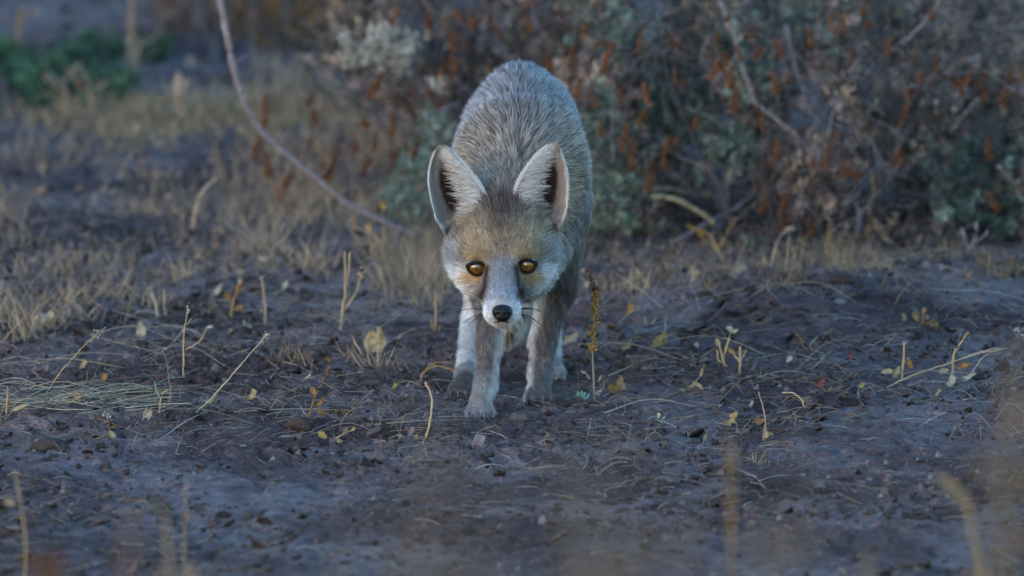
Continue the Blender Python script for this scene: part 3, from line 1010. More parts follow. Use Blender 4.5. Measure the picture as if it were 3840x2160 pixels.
for e, sg in zip(EYES, (-1, 1)):
    c = e + np.array([0, .0055, 0])
    v, t, _ = uv_sphere(c, .0105)
    eye = part('eye', MB().add(v, t, np.array([.012, .008, .006])), M_EYE, fox)
    look = np.array([0, -1., .10])
    ci = c + np.array([0, 0, .0004])
    v, t, th = uv_sphere(ci, .0107, cut=radians(48), bb=10)
    f = np.repeat(np.linspace(0, 1, 10), 24)[:, None]
    ang = np.tile(np.arange(24), 10)
    ray = (1 + .18 * np.sin(ang * 7.3 + 2 * f[:, 0]) * f[:, 0])[:, None]
    cc = np.where(f < .85, np.array([.17, .062, .007]) * ray * (.75 + .5 * f), np.array([.10, .04, .01]))
    part('iris', MB().add(v, t, cc), M_EYE, eye)
    v, t, _ = uv_sphere(ci, .01078, cut=radians(17), bb=6, sx=.36, sz=1.0)
    part('pupil', MB().add(v, t, np.array([.004, .003, .003])), M_EYE, eye)
    # dark eyelid rim: almond ring, inner corner drawn down towards the nose
    k = 36; an = np.linspace(0, 2 * pi, k, endpoint=False)
    rx, rz = .0096, .0080
    ring = []
    for x in an:
        cx_, sz_ = cos(x), sin(x)
        px_ = rx * cx_; pz_ = rz * sz_ * (1 - .10 * abs(cx_) ** 3)
        inner = max(0, -cx_ * sg) ** 6
        px_ += -sg * .0026 * inner; pz_ -= .0020 * inner
        outer = max(0, cx_ * sg) ** 6
        pz_ += .0014 * outer; px_ += sg * .0008 * outer
        if sz_ > 0:
            pz_ *= .72
        yy = -math.sqrt(max(.0112 ** 2 - px_ ** 2 - pz_ ** 2, (.0054) ** 2))
        ring.append(c + np.array([px_, yy - .0006, pz_]))
    ring = np.array(ring)
    mb = MB()
    thick = np.array([.0014 + (.0005 if sin(x) > 0 else 0) + .0006 * abs(cos(x)) ** 4 for x in an])
    vv, tt = [], []
    tg = unit(np.roll(ring, -1, 0) - np.roll(ring, 1, 0))
    nr = unit(ring - c); bi = np.cross(tg, nr)
    m_ = 8
    for j in range(m_):
        x = 2 * pi * j / m_
        vv.append(ring + thick[:, None] * (nr * cos(x) * .7 + bi * sin(x)))
    vv = np.stack(vv, 1).reshape(-1, 3)
    for i in range(k):
        for j in range(m_):
            a0, a1 = i * m_ + j, i * m_ + (j + 1) % m_
            b0, b1 = ((i + 1) % k) * m_ + j, ((i + 1) % k) * m_ + (j + 1) % m_
            tt += [[a0, b0, b1], [a0, b1, a1]]
    mb.add(vv, tt, np.array([.018, .012, .011]))
    part('eyelid', mb, M_SKIN, eye)

# --- nose
hh = .0007
l0 = NOSE - .018; dims = np.array([52, 52, 52])
g = np.stack(np.meshgrid(*[l0[a] + hh * np.arange(dims[a]) for a in range(3)], indexing='ij'), -1)
q = g - NOSE
zt = q[..., 2]
qq = q.copy(); qq[..., 0] = q[..., 0] / (1 + np.clip(zt / .009, -1, 1) * .22)
d = ell_d(qq, np.array([0, 0, 0]), np.array([.0108, .0100, .0094]))
for s in (-1, 1):
    d = -smin(-d, cap_d(q, np.array([s * .0042, -.0095, -.0005]), np.array([s * .0078, -.0075, -.0016]), .0022, .0013), .0018)
d = -smin(-d, cap_d(q, np.array([0, -.0104, .001]), np.array([0, -.0095, -.009]), .0006, .0008), .0015)
v, t = surface_nets(d, l0, hh)
part('nose', MB().add(v, t, np.array([.006, .005, .005])), M_NOSE, fox)
# mouth line
mb = MB()
mp = [W(488, 319.5, -.225), W(494, 322.3, -.233), W(502.4, 321.0, -.239), W(510, 322.3, -.233), W(516, 319.5, -.225)]
tube(mb, mp, .0008, .0008, (.03, .022, .02), n=22)
part('mouth', mb, M_SKIN, fox)
# whiskers
for sg in (-1, 1):
    for k in range(9):
        r, cidx = k // 3, k % 3
        p0 = W(502.2 + sg * (13.5 + 1.8 * cidx), 305 + 3.4 * r + .6 * cidx, -.222 + .006 * cidx)
        ln = rng.uniform(.020, .038)
        dz = (.55 - .55 * r) + rng.normal(0, .12)
        d = unit(np.array([sg * 1.0, .35, dz])[None])[0]
        p1 = p0 + d * ln * .55; p2 = p0 + d * ln + np.array([0, .003, -.004])
        mb = MB(); tube(mb, [p0, p1, p2], .00042, .00012, (.02, .016, .016), sides=4, n=8)
        part('whisker', mb, M_SKIN, fox)
# claws
for (u, v, Y, sp) in ((480.5, 408, -.006, 1.0), (538.5, 391.5, .132, 1.0), (462, 388.5, .184, .92), (551.5, 375, .345, .9)):
    for a in (-1.45, -.5, .5, 1.45):
        c = W(u, v, Y)
        e = np.array([c[0] + a * .0086 * sp, c[1] - .0275 + .004 * abs(a), .0085])
        mb = MB(); tube(mb, [e, e + [a * .0006, -.005, -.0008], e + [a * .001, -.0095, -.0058]], .0016, .0003, (.10, .085, .085), (.2, .18, .18), n=7)
        part('claw', mb, M_NOSE, fox)

# ================================================================== PLANTS
TAN = np.array([.48, .335, .175]); STRW = np.array([.46, .37, .22]); RUST = np.array([.17, .060, .024]); RUST2 = np.array([.25, .105, .042])
BARK = np.array([.30, .25, .245]); BARKD = np.array([.12, .095, .09]); GREEN = np.array([.165, .205, .155]); PGREEN = np.array([.27, .30, .19])
OCH = np.array([.40, .24, .07]); MAUVE = np.array([.30, .215, .185]); DRYL = np.array([.38, .27, .175])


def onground(u, v):
    p = G(u, v)
    p[2] = gz1(p[0], p[1])
    return p


def seed_spike_mesh(name, L, r, n, col, col2, bendy=.07):
    mb = MB()
    p = tube(mb, [(0, 0, 0), (rng.normal(0, bendy) * L * .5, rng.normal(0, bendy) * L * .5, L * .5), (rng.normal(0, bendy) * L, rng.normal(0, bendy) * L, L)], r * .22, r * .1, np.asarray(col) * .8, sides=5, n=14)
    f = rng.uniform(.08, 1, n)
    c = np.stack([np.interp(f, np.linspace(0, 1, 14), p[:, k]) for k in range(3)], 1)
    a = rng.uniform(0, 2 * pi, n); rr = r * rng.uniform(.3, 1.0, n) * (1.05 - .55 * f) * (.65 + .5 * np.sin(f * L * 420 + 1) ** 2)
    c = c + np.stack([np.cos(a) * rr, np.sin(a) * rr, rng.normal(0, r * .2, n)], 1)
    cc = np.asarray(col) + (np.asarray(col2) - col) * rng.random((n, 1))
    lumps(mb, c, rng.uniform(.25, .48, n) * r, cc * rng.uniform(.7, 1.25, (n, 1)), .35)
    me = mb.mesh(name, flat=False)
    me.materials.append(M_SEED)
    return me


SPIKES = [seed_spike_mesh('seed_spike', .045 + .008 * k, .0050, 90, RUST, RUST2) for k in range(6)]
OSPIKES = [seed_spike_mesh('seed_spike', .045, .0036, 55, OCH * .7, OCH) for k in range(2)]


def put_spike(parent, p, L, lean, az, sc_=1., bank=SPIKES):
    me = bank[rng.integers(len(bank))]
    o = bpy.data.objects.new('seed_spike', me); C.objects.link(o)
    o.parent = parent
    o.location = np.asarray(p) - LOC[parent.name]
    zl = max(abs(v.co.z) for v in me.vertices)
    o.scale = (sc_, sc_, L / zl)
    o.rotation_euler = (lean * cos(az), lean * sin(az), rng.uniform(0, 6.28))
    LOC[o.name] = LOC[parent.name]
    return o


def leaf_tufts(mb, cen, n_each, L, w, cols, up=.3, spread=1.0):
    """small leaf rosettes around the points cen"""
    N = len(cen)
    root = np.repeat(cen, n_each, 0)
    M = len(root)
    axis_ = np.repeat(unit(rng.normal(0, .5, (N, 3)) + np.array([0, -.25, up + .4])), n_each, 0)
    d = unit(axis_ + rng.normal(0, .62 * spread, (M, 3)))
    root = root + rng.normal(0, L * .22, (M, 3))
    nrm = unit(np.cross(d, rng.normal(size=(M, 3))))
    c = np.repeat(cols, n_each, 0) * rng.uniform(.6, 1.3, (M, 1))
    Ls = L * rng.uniform(.55, 1.3, M)
    blades(mb, root, d, nrm, Ls, w * rng.uniform(.7, 1.3, M), rng.normal(0, .25, M), c * .85, c * 1.1, 1.15, False)


def shrub_front(u):     # how far back the face of the big shrub stands
    return 1.60 + .09 * np.sin(u * .021) + .06 * np.sin(u * .057 + 1)


# ------------------------------------------------------------ the big shrub beside the fox
def hollow(u, v):
    """dark openings under the shrub where only bare stems show"""
    h = np.exp(-(((u - 718) / 70) ** 2 + ((v - 212) / 42) ** 2) ** 2)
    h = h + np.exp(-(((u - 885) / 46) ** 2 + ((v - 208) / 32) ** 2) ** 2)
    h = h + np.exp(-(((u - 815) / 45) ** 2 + ((v - 235) / 18) ** 2) ** 2)
    h = h + np.exp(-(((u - 843) / 20) ** 2 + ((v - 128) / 16) ** 2) ** 2)
    return h


GSPOTS = [(690, 112, 30, 20), (682, 146, 22, 14), (602, 222, 30, 24), (620, 185, 22, 22), (955, 190, 26, 20), (925, 182, 18, 16), (662, 92, 18, 20), (762, 52, 26, 18), (1000, 150, 24, 18), (600, 130, 16, 30), (735, 140, 18, 14), (1005, 215, 20, 14), (800, 30, 26, 14), (640, 20, 30, 20), (775, 246, 12, 8)]
DSPOTS = [(862, 122, 36, 24), (870, 75, 26, 18), (835, 150, 26, 18), (810, 185, 30, 20), (890, 205, 16, 16), (780, 195, 16, 22), (945, 60, 26, 30), (990, 60, 20, 40)]


def spotf(u, v, spots):
    r = np.zeros_like(u)
    for a, b, c, d in spots:
        r = np.maximum(r, np.exp(-((u - a) / c) ** 2 - ((v - b) / d) ** 2))
    return r


def pxw(u, v, Y):
    a = (u - 512) / FPX; b = (288 - v) / FPX
    t = (Y - CY) / (CT + b * ST)
    return np.stack([a * t, Y, CH + (-ST + b * CT) * t], 1)


def make_shrub(name, label, u0, u1, vtop, vbot, front, depth, n_tuft, dry_bias, seed, base_uv, nbr, extra=None, hol=None, stems=()):
    root = onground(*base_uv)
    t = thing(name, label, 'shrub', root)
    # branches fanning out from the foot
    for k in range(nbr):
        u = rng.uniform(u0, u1); v = rng.uniform(vtop - 40, vtop + .45 * (vbot - vtop)); Y = front(u) + rng.uniform(.05, depth)
        top = W(u, v, Y)
        b0 = np.array([root[0] + (top[0] - root[0]) * rng.uniform(.2, .75) + rng.normal(0, .02), root[1] + rng.uniform(-.05, .25), 0])
        b0[2] = gz1(b0[0], b0[1]) - .006
        md = b0 * .5 + top * .5 + np.array([rng.normal(0, .03), rng.normal(0, .03), rng.uniform(-.02, .03)])
        mb = MB(); r = rng.uniform(.0010, .0026)
        c = BARKD * .45 + (BARK - BARKD) * rng.uniform(0, .18)  # bark colour darkened to stand in for shade inside the shrub
        tube(mb, [b0, md, top], r, r * .4, c, sides=6, n=14, wob=.0018)
        part('branch', mb, M_BARK, t)
    for pts, r0, r1, c, Y0, Y1 in stems:
        P = [W(u, v, Y0 + (Y1 - Y0) * i / (len(pts) - 1)) for i, (u, v) in enumerate(pts)]
        mb = MB(); tube(mb, [p + [0, .06, 0] for p in P], r0 * .75, r1 * .7, np.asarray(c) * .7, sides=7, n=6 * len(pts), wob=.0007, knots=.12)
        part('branch', mb, M_BARK, t)
    # fine twigs
    mb = MB()
    for k in range(int(n_tuft * .26)):
        u = rng.uniform(u0, u1); v = rng.uniform(vtop - 20, vbot + 4); Y = front(u) + rng.uniform(0, depth)
        p0 = W(u, v, Y - .04); l = rng.uniform(.015, .08)
        d = unit(np.array([[rng.normal(0, .7), rng.normal(0, .4), rng.uniform(-.2, 1)]]))[0]
        tube(mb, [p0, p0 + d * l * .5 + rng.normal(0, .004, 3), p0 + d * l], .0009, .0004, (BARKD * .4 + (BARK - BARKD) * rng.random() ** 2), sides=3, n=5)
    part('twigs', mb, M_BARK, t, kind='stuff')
    # foliage
    u = rng.uniform(u0 - 10, u1 + 10, n_tuft); v = rng.uniform(vtop - 30, vbot, n_tuft)
    edge = fbm(u / 30, v / 30, seed, 3)
    m = edge + rng.normal(0, .05, n_tuft) + np.where((u > 900) & (v > 140), .12, 0) > .42
    if hol is not None:
        m &= rng.random(n_tuft) > hol(u, v) * 1.1
    vb = vbot - 12 + 26 * (fbm(u / 22, u * 0, seed + 4, 2) - .5)
    m &= v < vb
    if extra is not None:
        m &= extra(u, v)
    u, v = u[m], v[m]
    dep = rng.random(len(u)) ** 1.4 * depth
    Y = front(u) + dep + (vbot - v) * .0016
    P = pxw(u, v, Y)
    # each point is a leafy branchlet: tufts strung along a short line
    KT = 6
    bd_ = unit(rng.normal(0, .55, (len(u), 3)) + np.array([0, -.1, .65]))
    ln_ = rng.uniform(.014, .040, (len(u), 1, 1))
    P = (P[:, None] + bd_[:, None] * np.linspace(-.5, .5, KT)[None, :, None] * ln_ + rng.normal(0, .0016, (len(u), KT, 3))).reshape(-1, 3)
    u = np.repeat(u, KT); v = np.repeat(v, KT)
    sid = np.repeat(np.arange(len(u) // KT), KT)
    okz = P[:, 2] > gz(P[:, 0], P[:, 1]) + .004
    u, v, P, sid = u[okz], v[okz], P[okz], sid[okz]
    s1 = rng.random(sid.max() + 1)[sid]; s2 = rng.normal(0, .12, sid.max() + 1)[sid]; s3_ = np.exp(rng.normal(-.12, .45, sid.max() + 1))[sid][:, None]
    gs = spotf(u, v, GSPOTS); ds = spotf(u, v, DSPOTS)
    gr = gs * 1.3 + .38 * fbm(u / 40 + 7, v / 40, seed + 9, 3) - dry_bias - ds * .5 + s2
    isg = gr > .22
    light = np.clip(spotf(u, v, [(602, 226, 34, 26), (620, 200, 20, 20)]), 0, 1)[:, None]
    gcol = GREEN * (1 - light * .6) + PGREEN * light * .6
    gcol = gcol * s3_ * rng.uniform(.8, 1.2, (len(u), 1))
    pick = s1[:, None]
    dcol = np.where(pick < .38, MAUVE * .9, np.where(pick < .62, DRYL, np.where(pick < .86, np.array([.10, .068, .055]), np.array([.44, .34, .25])))) * s3_
    mb = MB(); leaf_tufts(mb, P[isg], 6, .0092, .0024, gcol[isg])
    part('green_foliage', mb, M_GREEN, t, kind='stuff')
    mb = MB(); leaf_tufts(mb, P[~isg], 5, .0095, .0024, dcol[~isg], spread=1.25)
    part('dry_foliage', mb, M_LEAF, t, kind='stuff')
    return t


stems = [
    ([z4(510, 1120), z4(610, 1125), z4(700, 1160), z4(790, 1210), z4(860, 1270)], .0045, .0036, STRW * .85, 1.66, 1.66),
    ([z4(470, 1085), z4(600, 1075), z4(740, 1100)], .0032, .0024, DRYL, 1.70, 1.75),
    ([z4(500, 1440), z4(720, 1330), z4(880, 1235), z4(1010, 1160), z4(1085, 1080), z4(1080, 960)], .0042, .0022, BARK * .9, 1.63, 1.80),
    ([z4(820, 1400), z4(860, 1310), z4(920, 1230), z4(930, 1080), z4(900, 930), z4(850, 860)], .0034, .0020, BARK * .7, 1.62, 1.85),
    ([z4(710, 1280), z4(790, 1330), z4(830, 1420)], .0030, .0034, OCH * .8, 1.62, 1.60),
    ([z4(890, 30), z4(935, 130), z4(990, 270), z4(1035, 440), z4(1090, 590), z4(1200, 680), z4(1340, 800)], .0038, .0030, BARK, 1.74, 1.72),
    ([z4(1255, 160), z4(1290, 310), z4(1325, 440), z4(1370, 550)], .0032, .0026, BARK * .9, 1.72, 1.70),
    ([z4(1400, 620), z4(1430, 470), z4(1380, 410), z4(1300, 300)], .0022, .0014, BARK * .8, 1.70, 1.76),
    ([z4(2150, -30), z4(2090, 70), z4(1990, 190), z4(1900, 280)], .0040, .0030, BARK, 1.75, 1.78),
    ([z4(2330, 570), z4(2260, 650), z4(2170, 760)], .0026, .0022, BARK, 1.72, 1.72),
    ([z4(1600, 1430), z4(1650, 1330), z4(1668, 1230), z4(1640, 1150), z4(1560, 1100), z4(1400, 1150), z4(1280, 1140)], .0040, .0022, BARK, 1.60, 1.80),
    ([z4(1740, 1290), z4(1800, 1340), z4(1880, 1330), z4(1940, 1270)], .0022, .0016, DRYL * .8, 1.64, 1.70),
    ([z4(440, 1240), z4(560, 1290), z4(700, 1300)], .0026, .0020, BARK * .6, 1.80, 1.86),
    ([z4(560, 1440), z4(600, 1350), z4(560, 1230), z4(470, 1190)], .0030, .0020, BARK * .6, 1.70, 1.86),
    ([z4(1310, 1440), z4(1370, 1340), z4(1440, 1260), z4(1500, 1180)], .0022, .0012, OCH * .8, 1.58, 1.64),
    ([z4(1460, 1420), z4(1500, 1300), z4(1520, 1180)], .0020, .0014, OCH * .8, 1.58, 1.60),
]
shrub = make_shrub('desert_shrub', 'tall grey-green shrub with rusty seed spikes, dark hollow at its foot', 572, 1060, -20, 258,
                   shrub_front, .55, 6200, .06, 301, (800, 248), 42, hol=hollow, stems=stems,
                   extra=lambda u, v: ~((u > 900) & (v < 70) & (rng.random(len(u)) < .55)))
SP = [(230, 420, 200), (440, 300, 140), (105, 560, 130), (500, 600, 150), (645, 470, 90), (705, 510, 80), (890, 260, 90), (950, 490, 120), (985, 620, 130), (1080, 330, 80), (1215, 330, 110), (1200, 520, 140),
      (1130, 740, 110), (1180, 920, 160), (365, 800, 120), (395, 920, 140), (430, 690, 90), (505, 1000, 120), (590, 950, 100), (480, 1060, 90), (1110, 1190, 110), (1235, 1180, 110), (1570, 990, 110), (1815, 320, 110),
      (1965, 350, 90), (2000, 470, 90), (1885, 700, 140), (1850, 930, 110), (2105, 420, 100), (2230, 540, 110), (2345, 560, 100), (2500, 470, 90), (2400, 900, 140), (2440, 1180, 130), (1240, 1290, 90), (1395, 1310, 90),
      (1700, 170, 60), (1670, 90, 70), (2060, 120, 80), (350, 850, 80), (240, 770, 100), (640, 820, 60), (2330, 470, 70), (2200, 470, 60), (1930, 560, 80), (2480, 540, 60), (900, 400, 80), (1270, 470, 60), (60, 340, 90), (1530, 190, 60)]
for x, y, L in SP:
    u, v = z4(x, y)
    put_spike(shrub, W(u, v, float(shrub_front(u)) + rng.uniform(-.06, .06)), L * .18034 / 820, abs(rng.normal(0, .25)), rng.uniform(0, 6.28), rng.uniform(.85, 1.3))
for k in range(46):
    u = rng.uniform(575, 1050); v = rng.uniform(10, 235)
    if hollow(np.array([u]), np.array([v]))[0] > .4:
        continue
    put_spike(shrub, W(u, v, float(shrub_front(u)) + rng.uniform(0, .2)), rng.uniform(.012, .03), abs(rng.normal(0, .5)), rng.uniform(0, 6.28), rng.uniform(.6, 1.0))
for (x, y, L) in ((1745, 1100, 130), (1720, 1230, 120), (1700, 1330, 90), (1770, 1010, 60)):
    u, v = z4(x, y)
    put_spike(shrub, W(u, v, 1.62), L * .18034 / 820, .1, rng.uniform(0, 6), .9, OSPIKES)

# ------------------------------------------------------------ the shrub behind the fox
fb = lambda u: 2.12 + .1 * np.sin(u * .03)


def ex_b(u, v):
    left = 430 - np.clip((130 - v) * 1.05, -40, 105) + 18 * np.sin(v * .11)
    return (u > left) | ((u > 345) & (v < 95) & (v > 30) & (rng.random(len(u)) < .22))


shrub2 = make_shrub('desert_shrub', 'drier brown shrub with pale leafy tips behind the fox, left of the tall one', 340, 620, -20, 205, fb, .5, 3000, .25, 411, (520, 214), 26,
                    stems=[([z5(2330, -20), z5(2400, 90), z5(2480, 170), z5(2560, 240)], .0036, .0026, DRYL * .8, 2.12, 2.2),
                           ([z5(2350, 655), z5(2420, 655), z5(2490, 620), z5(2560, 590)], .0030, .0026, BARK, 1.95, 2.0),
                           ([z5(1880, 190), z5(1960, 260), z5(2010, 330)], .0020, .0034, BARK * .8, 2.1, 2.1)], extra=ex_b)
# pale leafy tips
mb = MB()
cen = []
for (x, y, n, sx, sy) in ((1910, 215, 14, 25, 25), (2090, 250, 34, 45, 50), (2230, 250, 34, 60, 50), (2200, 330, 26, 70, 40), (1960, 310, 16, 40, 30), (2120, 190, 12, 20, 30), (2420, 470, 12, 30, 30)):
    for _ in range(n):
        u, v = z5(x + rng.normal(0, sx), y + rng.normal(0, sy))
        cen.append(W(u, v, 2.08 + rng.normal(0, .04)))
leaf_tufts(mb, np.array(cen), 8, .009, .0026, np.tile(np.array([.46, .40, .31]), (len(cen), 1)))
part('pale_leaf_tips', mb, M_LEAF, shrub2, kind='stuff')
# dim greenish sprigs low on the left of it
mb = MB(); cen = []
for (x, y, n, sx, sy) in ((2350, 930, 60, 70, 60), (2230, 1100, 55, 80, 60), (2420, 720, 40, 60, 60), (2300, 1200, 30, 60, 30), (2420, 1130, 30, 60, 60)):
    for _ in range(n):
        u, v = z5(x + rng.normal(0, sx), y + rng.normal(0, sy)); cen.append(W(u, v, 2.0 + rng.normal(0, .06)))
leaf_tufts(mb, np.array(cen), 10, .0085, .0022, np.tile(GREEN * 1.1, (len(cen), 1)) * rng.uniform(.7, 1.2, (len(cen), 1)))
part('green_foliage', mb, M_GREEN, shrub2, kind='stuff')
for (x, y, L) in ((2030, 560, 180), (2040, 720, 90), (2070, 850, 110), (2180, 760, 150), (2230, 860, 120), (2310, 880, 70), (2190, 910, 60), (2020, 960, 100), (1980, 850, 70), (2330, 820, 60), (2400, 560, 90), (2520, 300, 130), (2530, 400, 100), (2160, 140, 110), (2380, 160, 90), (2440, 600, 60), (2290, 560, 60), (2350, 420, 70)):
    u, v = z5(x, y)
    put_spike(shrub2, W(u, v, 2.0 + rng.uniform(-.05, .1)), L * .18034 / 800, abs(rng.normal(0, .28)), rng.uniform(0, 6.28), rng.uniform(.9, 1.35))
for k in range(26):
    u = rng.uniform(430, 620); v = rng.uniform(5, 130)
    put_spike(shrub2, W(u, v, 2.05 + rng.uniform(-.05, .15)), rng.uniform(.014, .03), abs(rng.normal(0, .4)), rng.uniform(0, 6.28), rng.uniform(.7, 1.1))

# ------------------------------------------------------------ shrubs further back
ff = lambda u: 3.1 + u * 0
make_shrub('desert_shrub', 'hazy grey-brown shrub standing behind the right end of the tall one', 890, 1075, -30, 165, ff, .5, 900, .5, 511, (990, 160), 12)
fg = lambda u: 4.5 + u * 0
s3 = make_shrub('desert_shrub', 'dried orange-brown shrub far back beyond the curved branch', 165, 350, -40, 80, fg, .5, 1700, .55, 611, (265, 72), 22)
mb = MB(); cen = []
for k in range(330):
    u = rng.normal(290, 34); v = rng.normal(32, 22); cen.append(W(u, min(v, 60), 4.5 + rng.normal(0, .1)))
leaf_tufts(mb, np.array(cen), 8, .013, .004, np.tile(np.array([.34, .19, .08]), (len(cen), 1)) * rng.uniform(.5, 1.2, (len(cen), 1)))
part('orange_leaves', mb, M_LEAF, s3, kind='stuff')
fh = lambda u: 5.6 + u * 0
make_shrub('desert_shrub', 'dark low shrub at the far left, behind the green weeds', -60, 190, -50, 22, fh, .6, 500, .6, 711, (70, 24), 10)
# dark dense clump left of the pale tips
fi = lambda u: 2.75 + u * 0
make_shrub('desert_shrub', 'small dark shrub between the orange-brown one and the pale leafy tips', 328, 372, -10, 82, fi, .25, 260, .6, 811, (345, 112), 10)

# ------------------------------------------------------------ the curved branch
pts = [(216, -40), (219, -2), (226, 30), (232, 62), (240, 90), (251, 116), (266, 137), (290, 158), (316, 178), (346, 203), (382, 221), (420, 235)]
P = [W(u, v, 1.62 + .22 * i / 11) for i, (u, v) in enumerate(pts)]
P[-1][2] = gz1(P[-1][0], P[-1][1]) + .002
mb = MB(); tube(mb, P, .0040, .0032, np.array([.28, .23, .225]), np.array([.23, .18, .17]), sides=9, n=60, wob=.0005, knots=.07)
cb = thing('curved_branch', 'long bare pale branch curving down to the ground left of the fox', 'branch', P[-1])
part('branch', mb, M_BARK, cb)
for (i, dx, dz) in ((3, .012, .004), (6, -.010, .008), (8, .012, .010)):
    mb = MB(); tube(mb, [P[i], P[i] + np.array([dx, .002, dz]), P[i] + np.array([dx * 1.5, .004, dz * 2.4])], .0014, .0006, BARK * .8, n=6)
    part('twig', mb, M_BARK, cb)

# ------------------------------------------------------------ rusty weeds by the branch
def weed(label, base, stems_, spk):
    g = onground(*base)
    t = thing('dry_weed', label, 'weed', g)
    for pth in stems_:
        Pp = [np.array([g[0], g[1], g[2] - .003]) if i == 0 else W(*z5(x, y), g[1]) for i, (x, y) in enumerate(pth)]
        mb = MB(); tube(mb, Pp, .0014, .0008, RUST2 * .9, sides=5, n=12); part('stem', mb, M_STRAW, t)
    for (x, y, L) in spk:
        put_spike(t, W(*z5(x, y), g[1] - .004), L * .18034 / 800, abs(rng.normal(0.05, .1)), rng.uniform(0, 6), rng.uniform(1.0, 1.4))
    return t


weed('rust-brown seeding weed crossing the bend of the curved branch', (285, 206), [[(1580, 1140), (1480, 900), (1430, 700), (1395, 520)]],
     [(1460, 720, 200), (1420, 880, 130), (1480, 990, 150), (1550, 1130, 150), (1600, 1040, 110)])
weed('rust-brown seeding weed standing against the middle of the curved branch', (330, 203), [[(1830, 1120), (1800, 930), (1775, 750), (1790, 560)], [(1830, 1120), (1840, 930), (1835, 810)]],
     [(1840, 1080, 160), (1830, 950, 150), (1790, 1000, 110), (1740, 700, 100), (1710, 590, 70)])

# ================================================================== DRY GRASS
def grass(mb, base, n, L, r, col, spread=.5, jx=.02, lean=(0, 0), tri=3):
    root = np.asarray(base) + np.stack([rng.normal(0, jx, n), rng.normal(0, jx, n), np.zeros(n)], 1)
    root[:, 2] = gz(root[:, 0], root[:, 1]) - .002
    d = np.stack([rng.normal(lean[0], spread, n), rng.normal(lean[1], spread, n), np.ones(n)], 1)
    d = unit(d)
    nrm = unit(np.stack([rng.normal(0, .6, n), -np.ones(n), rng.normal(0.2, .3, n)], 1))
    nrm = unit(nrm - d * np.sum(nrm * d, 1, keepdims=True))
    c = np.asarray(col) * rng.uniform(.55, 1.25, (n, 1)) * np.where(rng.random((n, 1)) < .2, .6, 1)
    blades(mb, root, d, nrm, L * rng.uniform(.35, 1.15, n), r * 2 * rng.uniform(.6, 1.3, n), rng.normal(0, .3, n), c * .8, c, .8, False)


# pale dry grass mass along the foot of the shrubs
mb = MB()
for k in range(300):
    u = rng.uniform(572, 1030); v = 264 + 10 * sin(u * .03) + rng.normal(0, 15)
    dens_ = fbm(np.array([u / 45]), np.array([v / 40]), 900, 2)[0]
    if dens_ + rng.normal(0, .05) < .50:
        continue
    grass(mb, G(u, v), int(rng.integers(3, 10)), rng.uniform(.012, .05), .0005, (TAN * .5 + DRYL * .5) * rng.uniform(.5, 1.15), .75, .015)
for k in range(120):
    u = rng.uniform(370, 450); v = 262 + rng.normal(0, 14)
    grass(mb, G(u, v), 8, rng.uniform(.02, .055), .0006, DRYL * rng.uniform(.8, 1.2), .5, .012)
for k in range(1000):     # thin, low
    u = rng.uniform(-20, 1040); v = 255 + 210 * rng.random() ** 1.7
    if fbm(np.array([u / 60]), np.array([v / 24]), 930, 2)[0] < .47 or (440 < u < 570 and v > 330):
        continue
    grass(mb, G(u, v), int(rng.integers(2, 8)), rng.uniform(.010, .038), .00045, (TAN if rng.random() < .5 else DRYL) * rng.uniform(.5, 1.1), 1.0, .014)
solo('dry_grass', mb, M_STRAW, 'thin tan grass growing along the foot of the shrubs and over the soil', 'grass', (0, 0, 0), kind='stuff')

mb = MB()
for k in range(420):     # tan band far left
    u = rng.uniform(-40, 345); v = rng.normal(118, 13) + .04 * (170 - u)
    if fbm(np.array([u / 60]), np.array([v / 30]), 960, 2)[0] < .36:
        continue
    grass(mb, G(u, v), 11, rng.uniform(.012, .05), .0012, np.array([.40, .30, .18]) * rng.uniform(.6, 1.1), .95, .04)
for k in range(220):
    u = rng.uniform(240, 440); v = rng.uniform(70, 235)
    grass(mb, G(u, v), 8, rng.uniform(.03, .06), .0009, DRYL * rng.uniform(.7, 1.1), .5, .02)
for k in range(420):
    u = rng.uniform(-30, 440); v = rng.uniform(145, 275)
    if fbm(np.array([u / 50]), np.array([v / 26]), 990, 2)[0] < .46:
        continue
    grass(mb, G(u, v), 8, rng.uniform(.02, .05), .0008, DRYL * rng.uniform(.7, 1.1), .6, .02)
solo('dry_grass', mb, M_STRAW, 'soft tan grass covering the ground left of the curved branch', 'grass', (0, 0, 0), kind='stuff')

mb = MB(); cen = []
for k in range(1100):
    u = rng.uniform(-60, 165); v = 82 + 12 * rng.normal() - .03 * (u - 60)
    if fbm(np.array([u / 40]), np.array([v / 14]), 1010, 2)[0] < .45:
        continue
    p = G(u, v); p[2] = gz1(p[0], p[1]) + rng.uniform(.004, .03); cen.append(p)
leaf_tufts(mb, np.array(cen), 8, .018, .006, np.tile(np.array([.045, .095, .05]), (len(cen), 1)) * rng.uniform(.6, 1.4, (len(cen), 1)))
solo('green_weeds', mb, M_GREEN, 'patch of low dark green weeds on the far left ground', 'weeds', (0, 0, 0), kind='stuff')


def tuft(label, u, v, L, n=34, col=TAN, group=None, spread=.45, jx=.010, name='grass_tuft', r=.0008):
    p = onground(u, v)
    mb = MB(); grass(mb, p, n, L, r, col, spread, jx)
    return solo(name, mb, M_STRAW, label, 'grass', p, group)


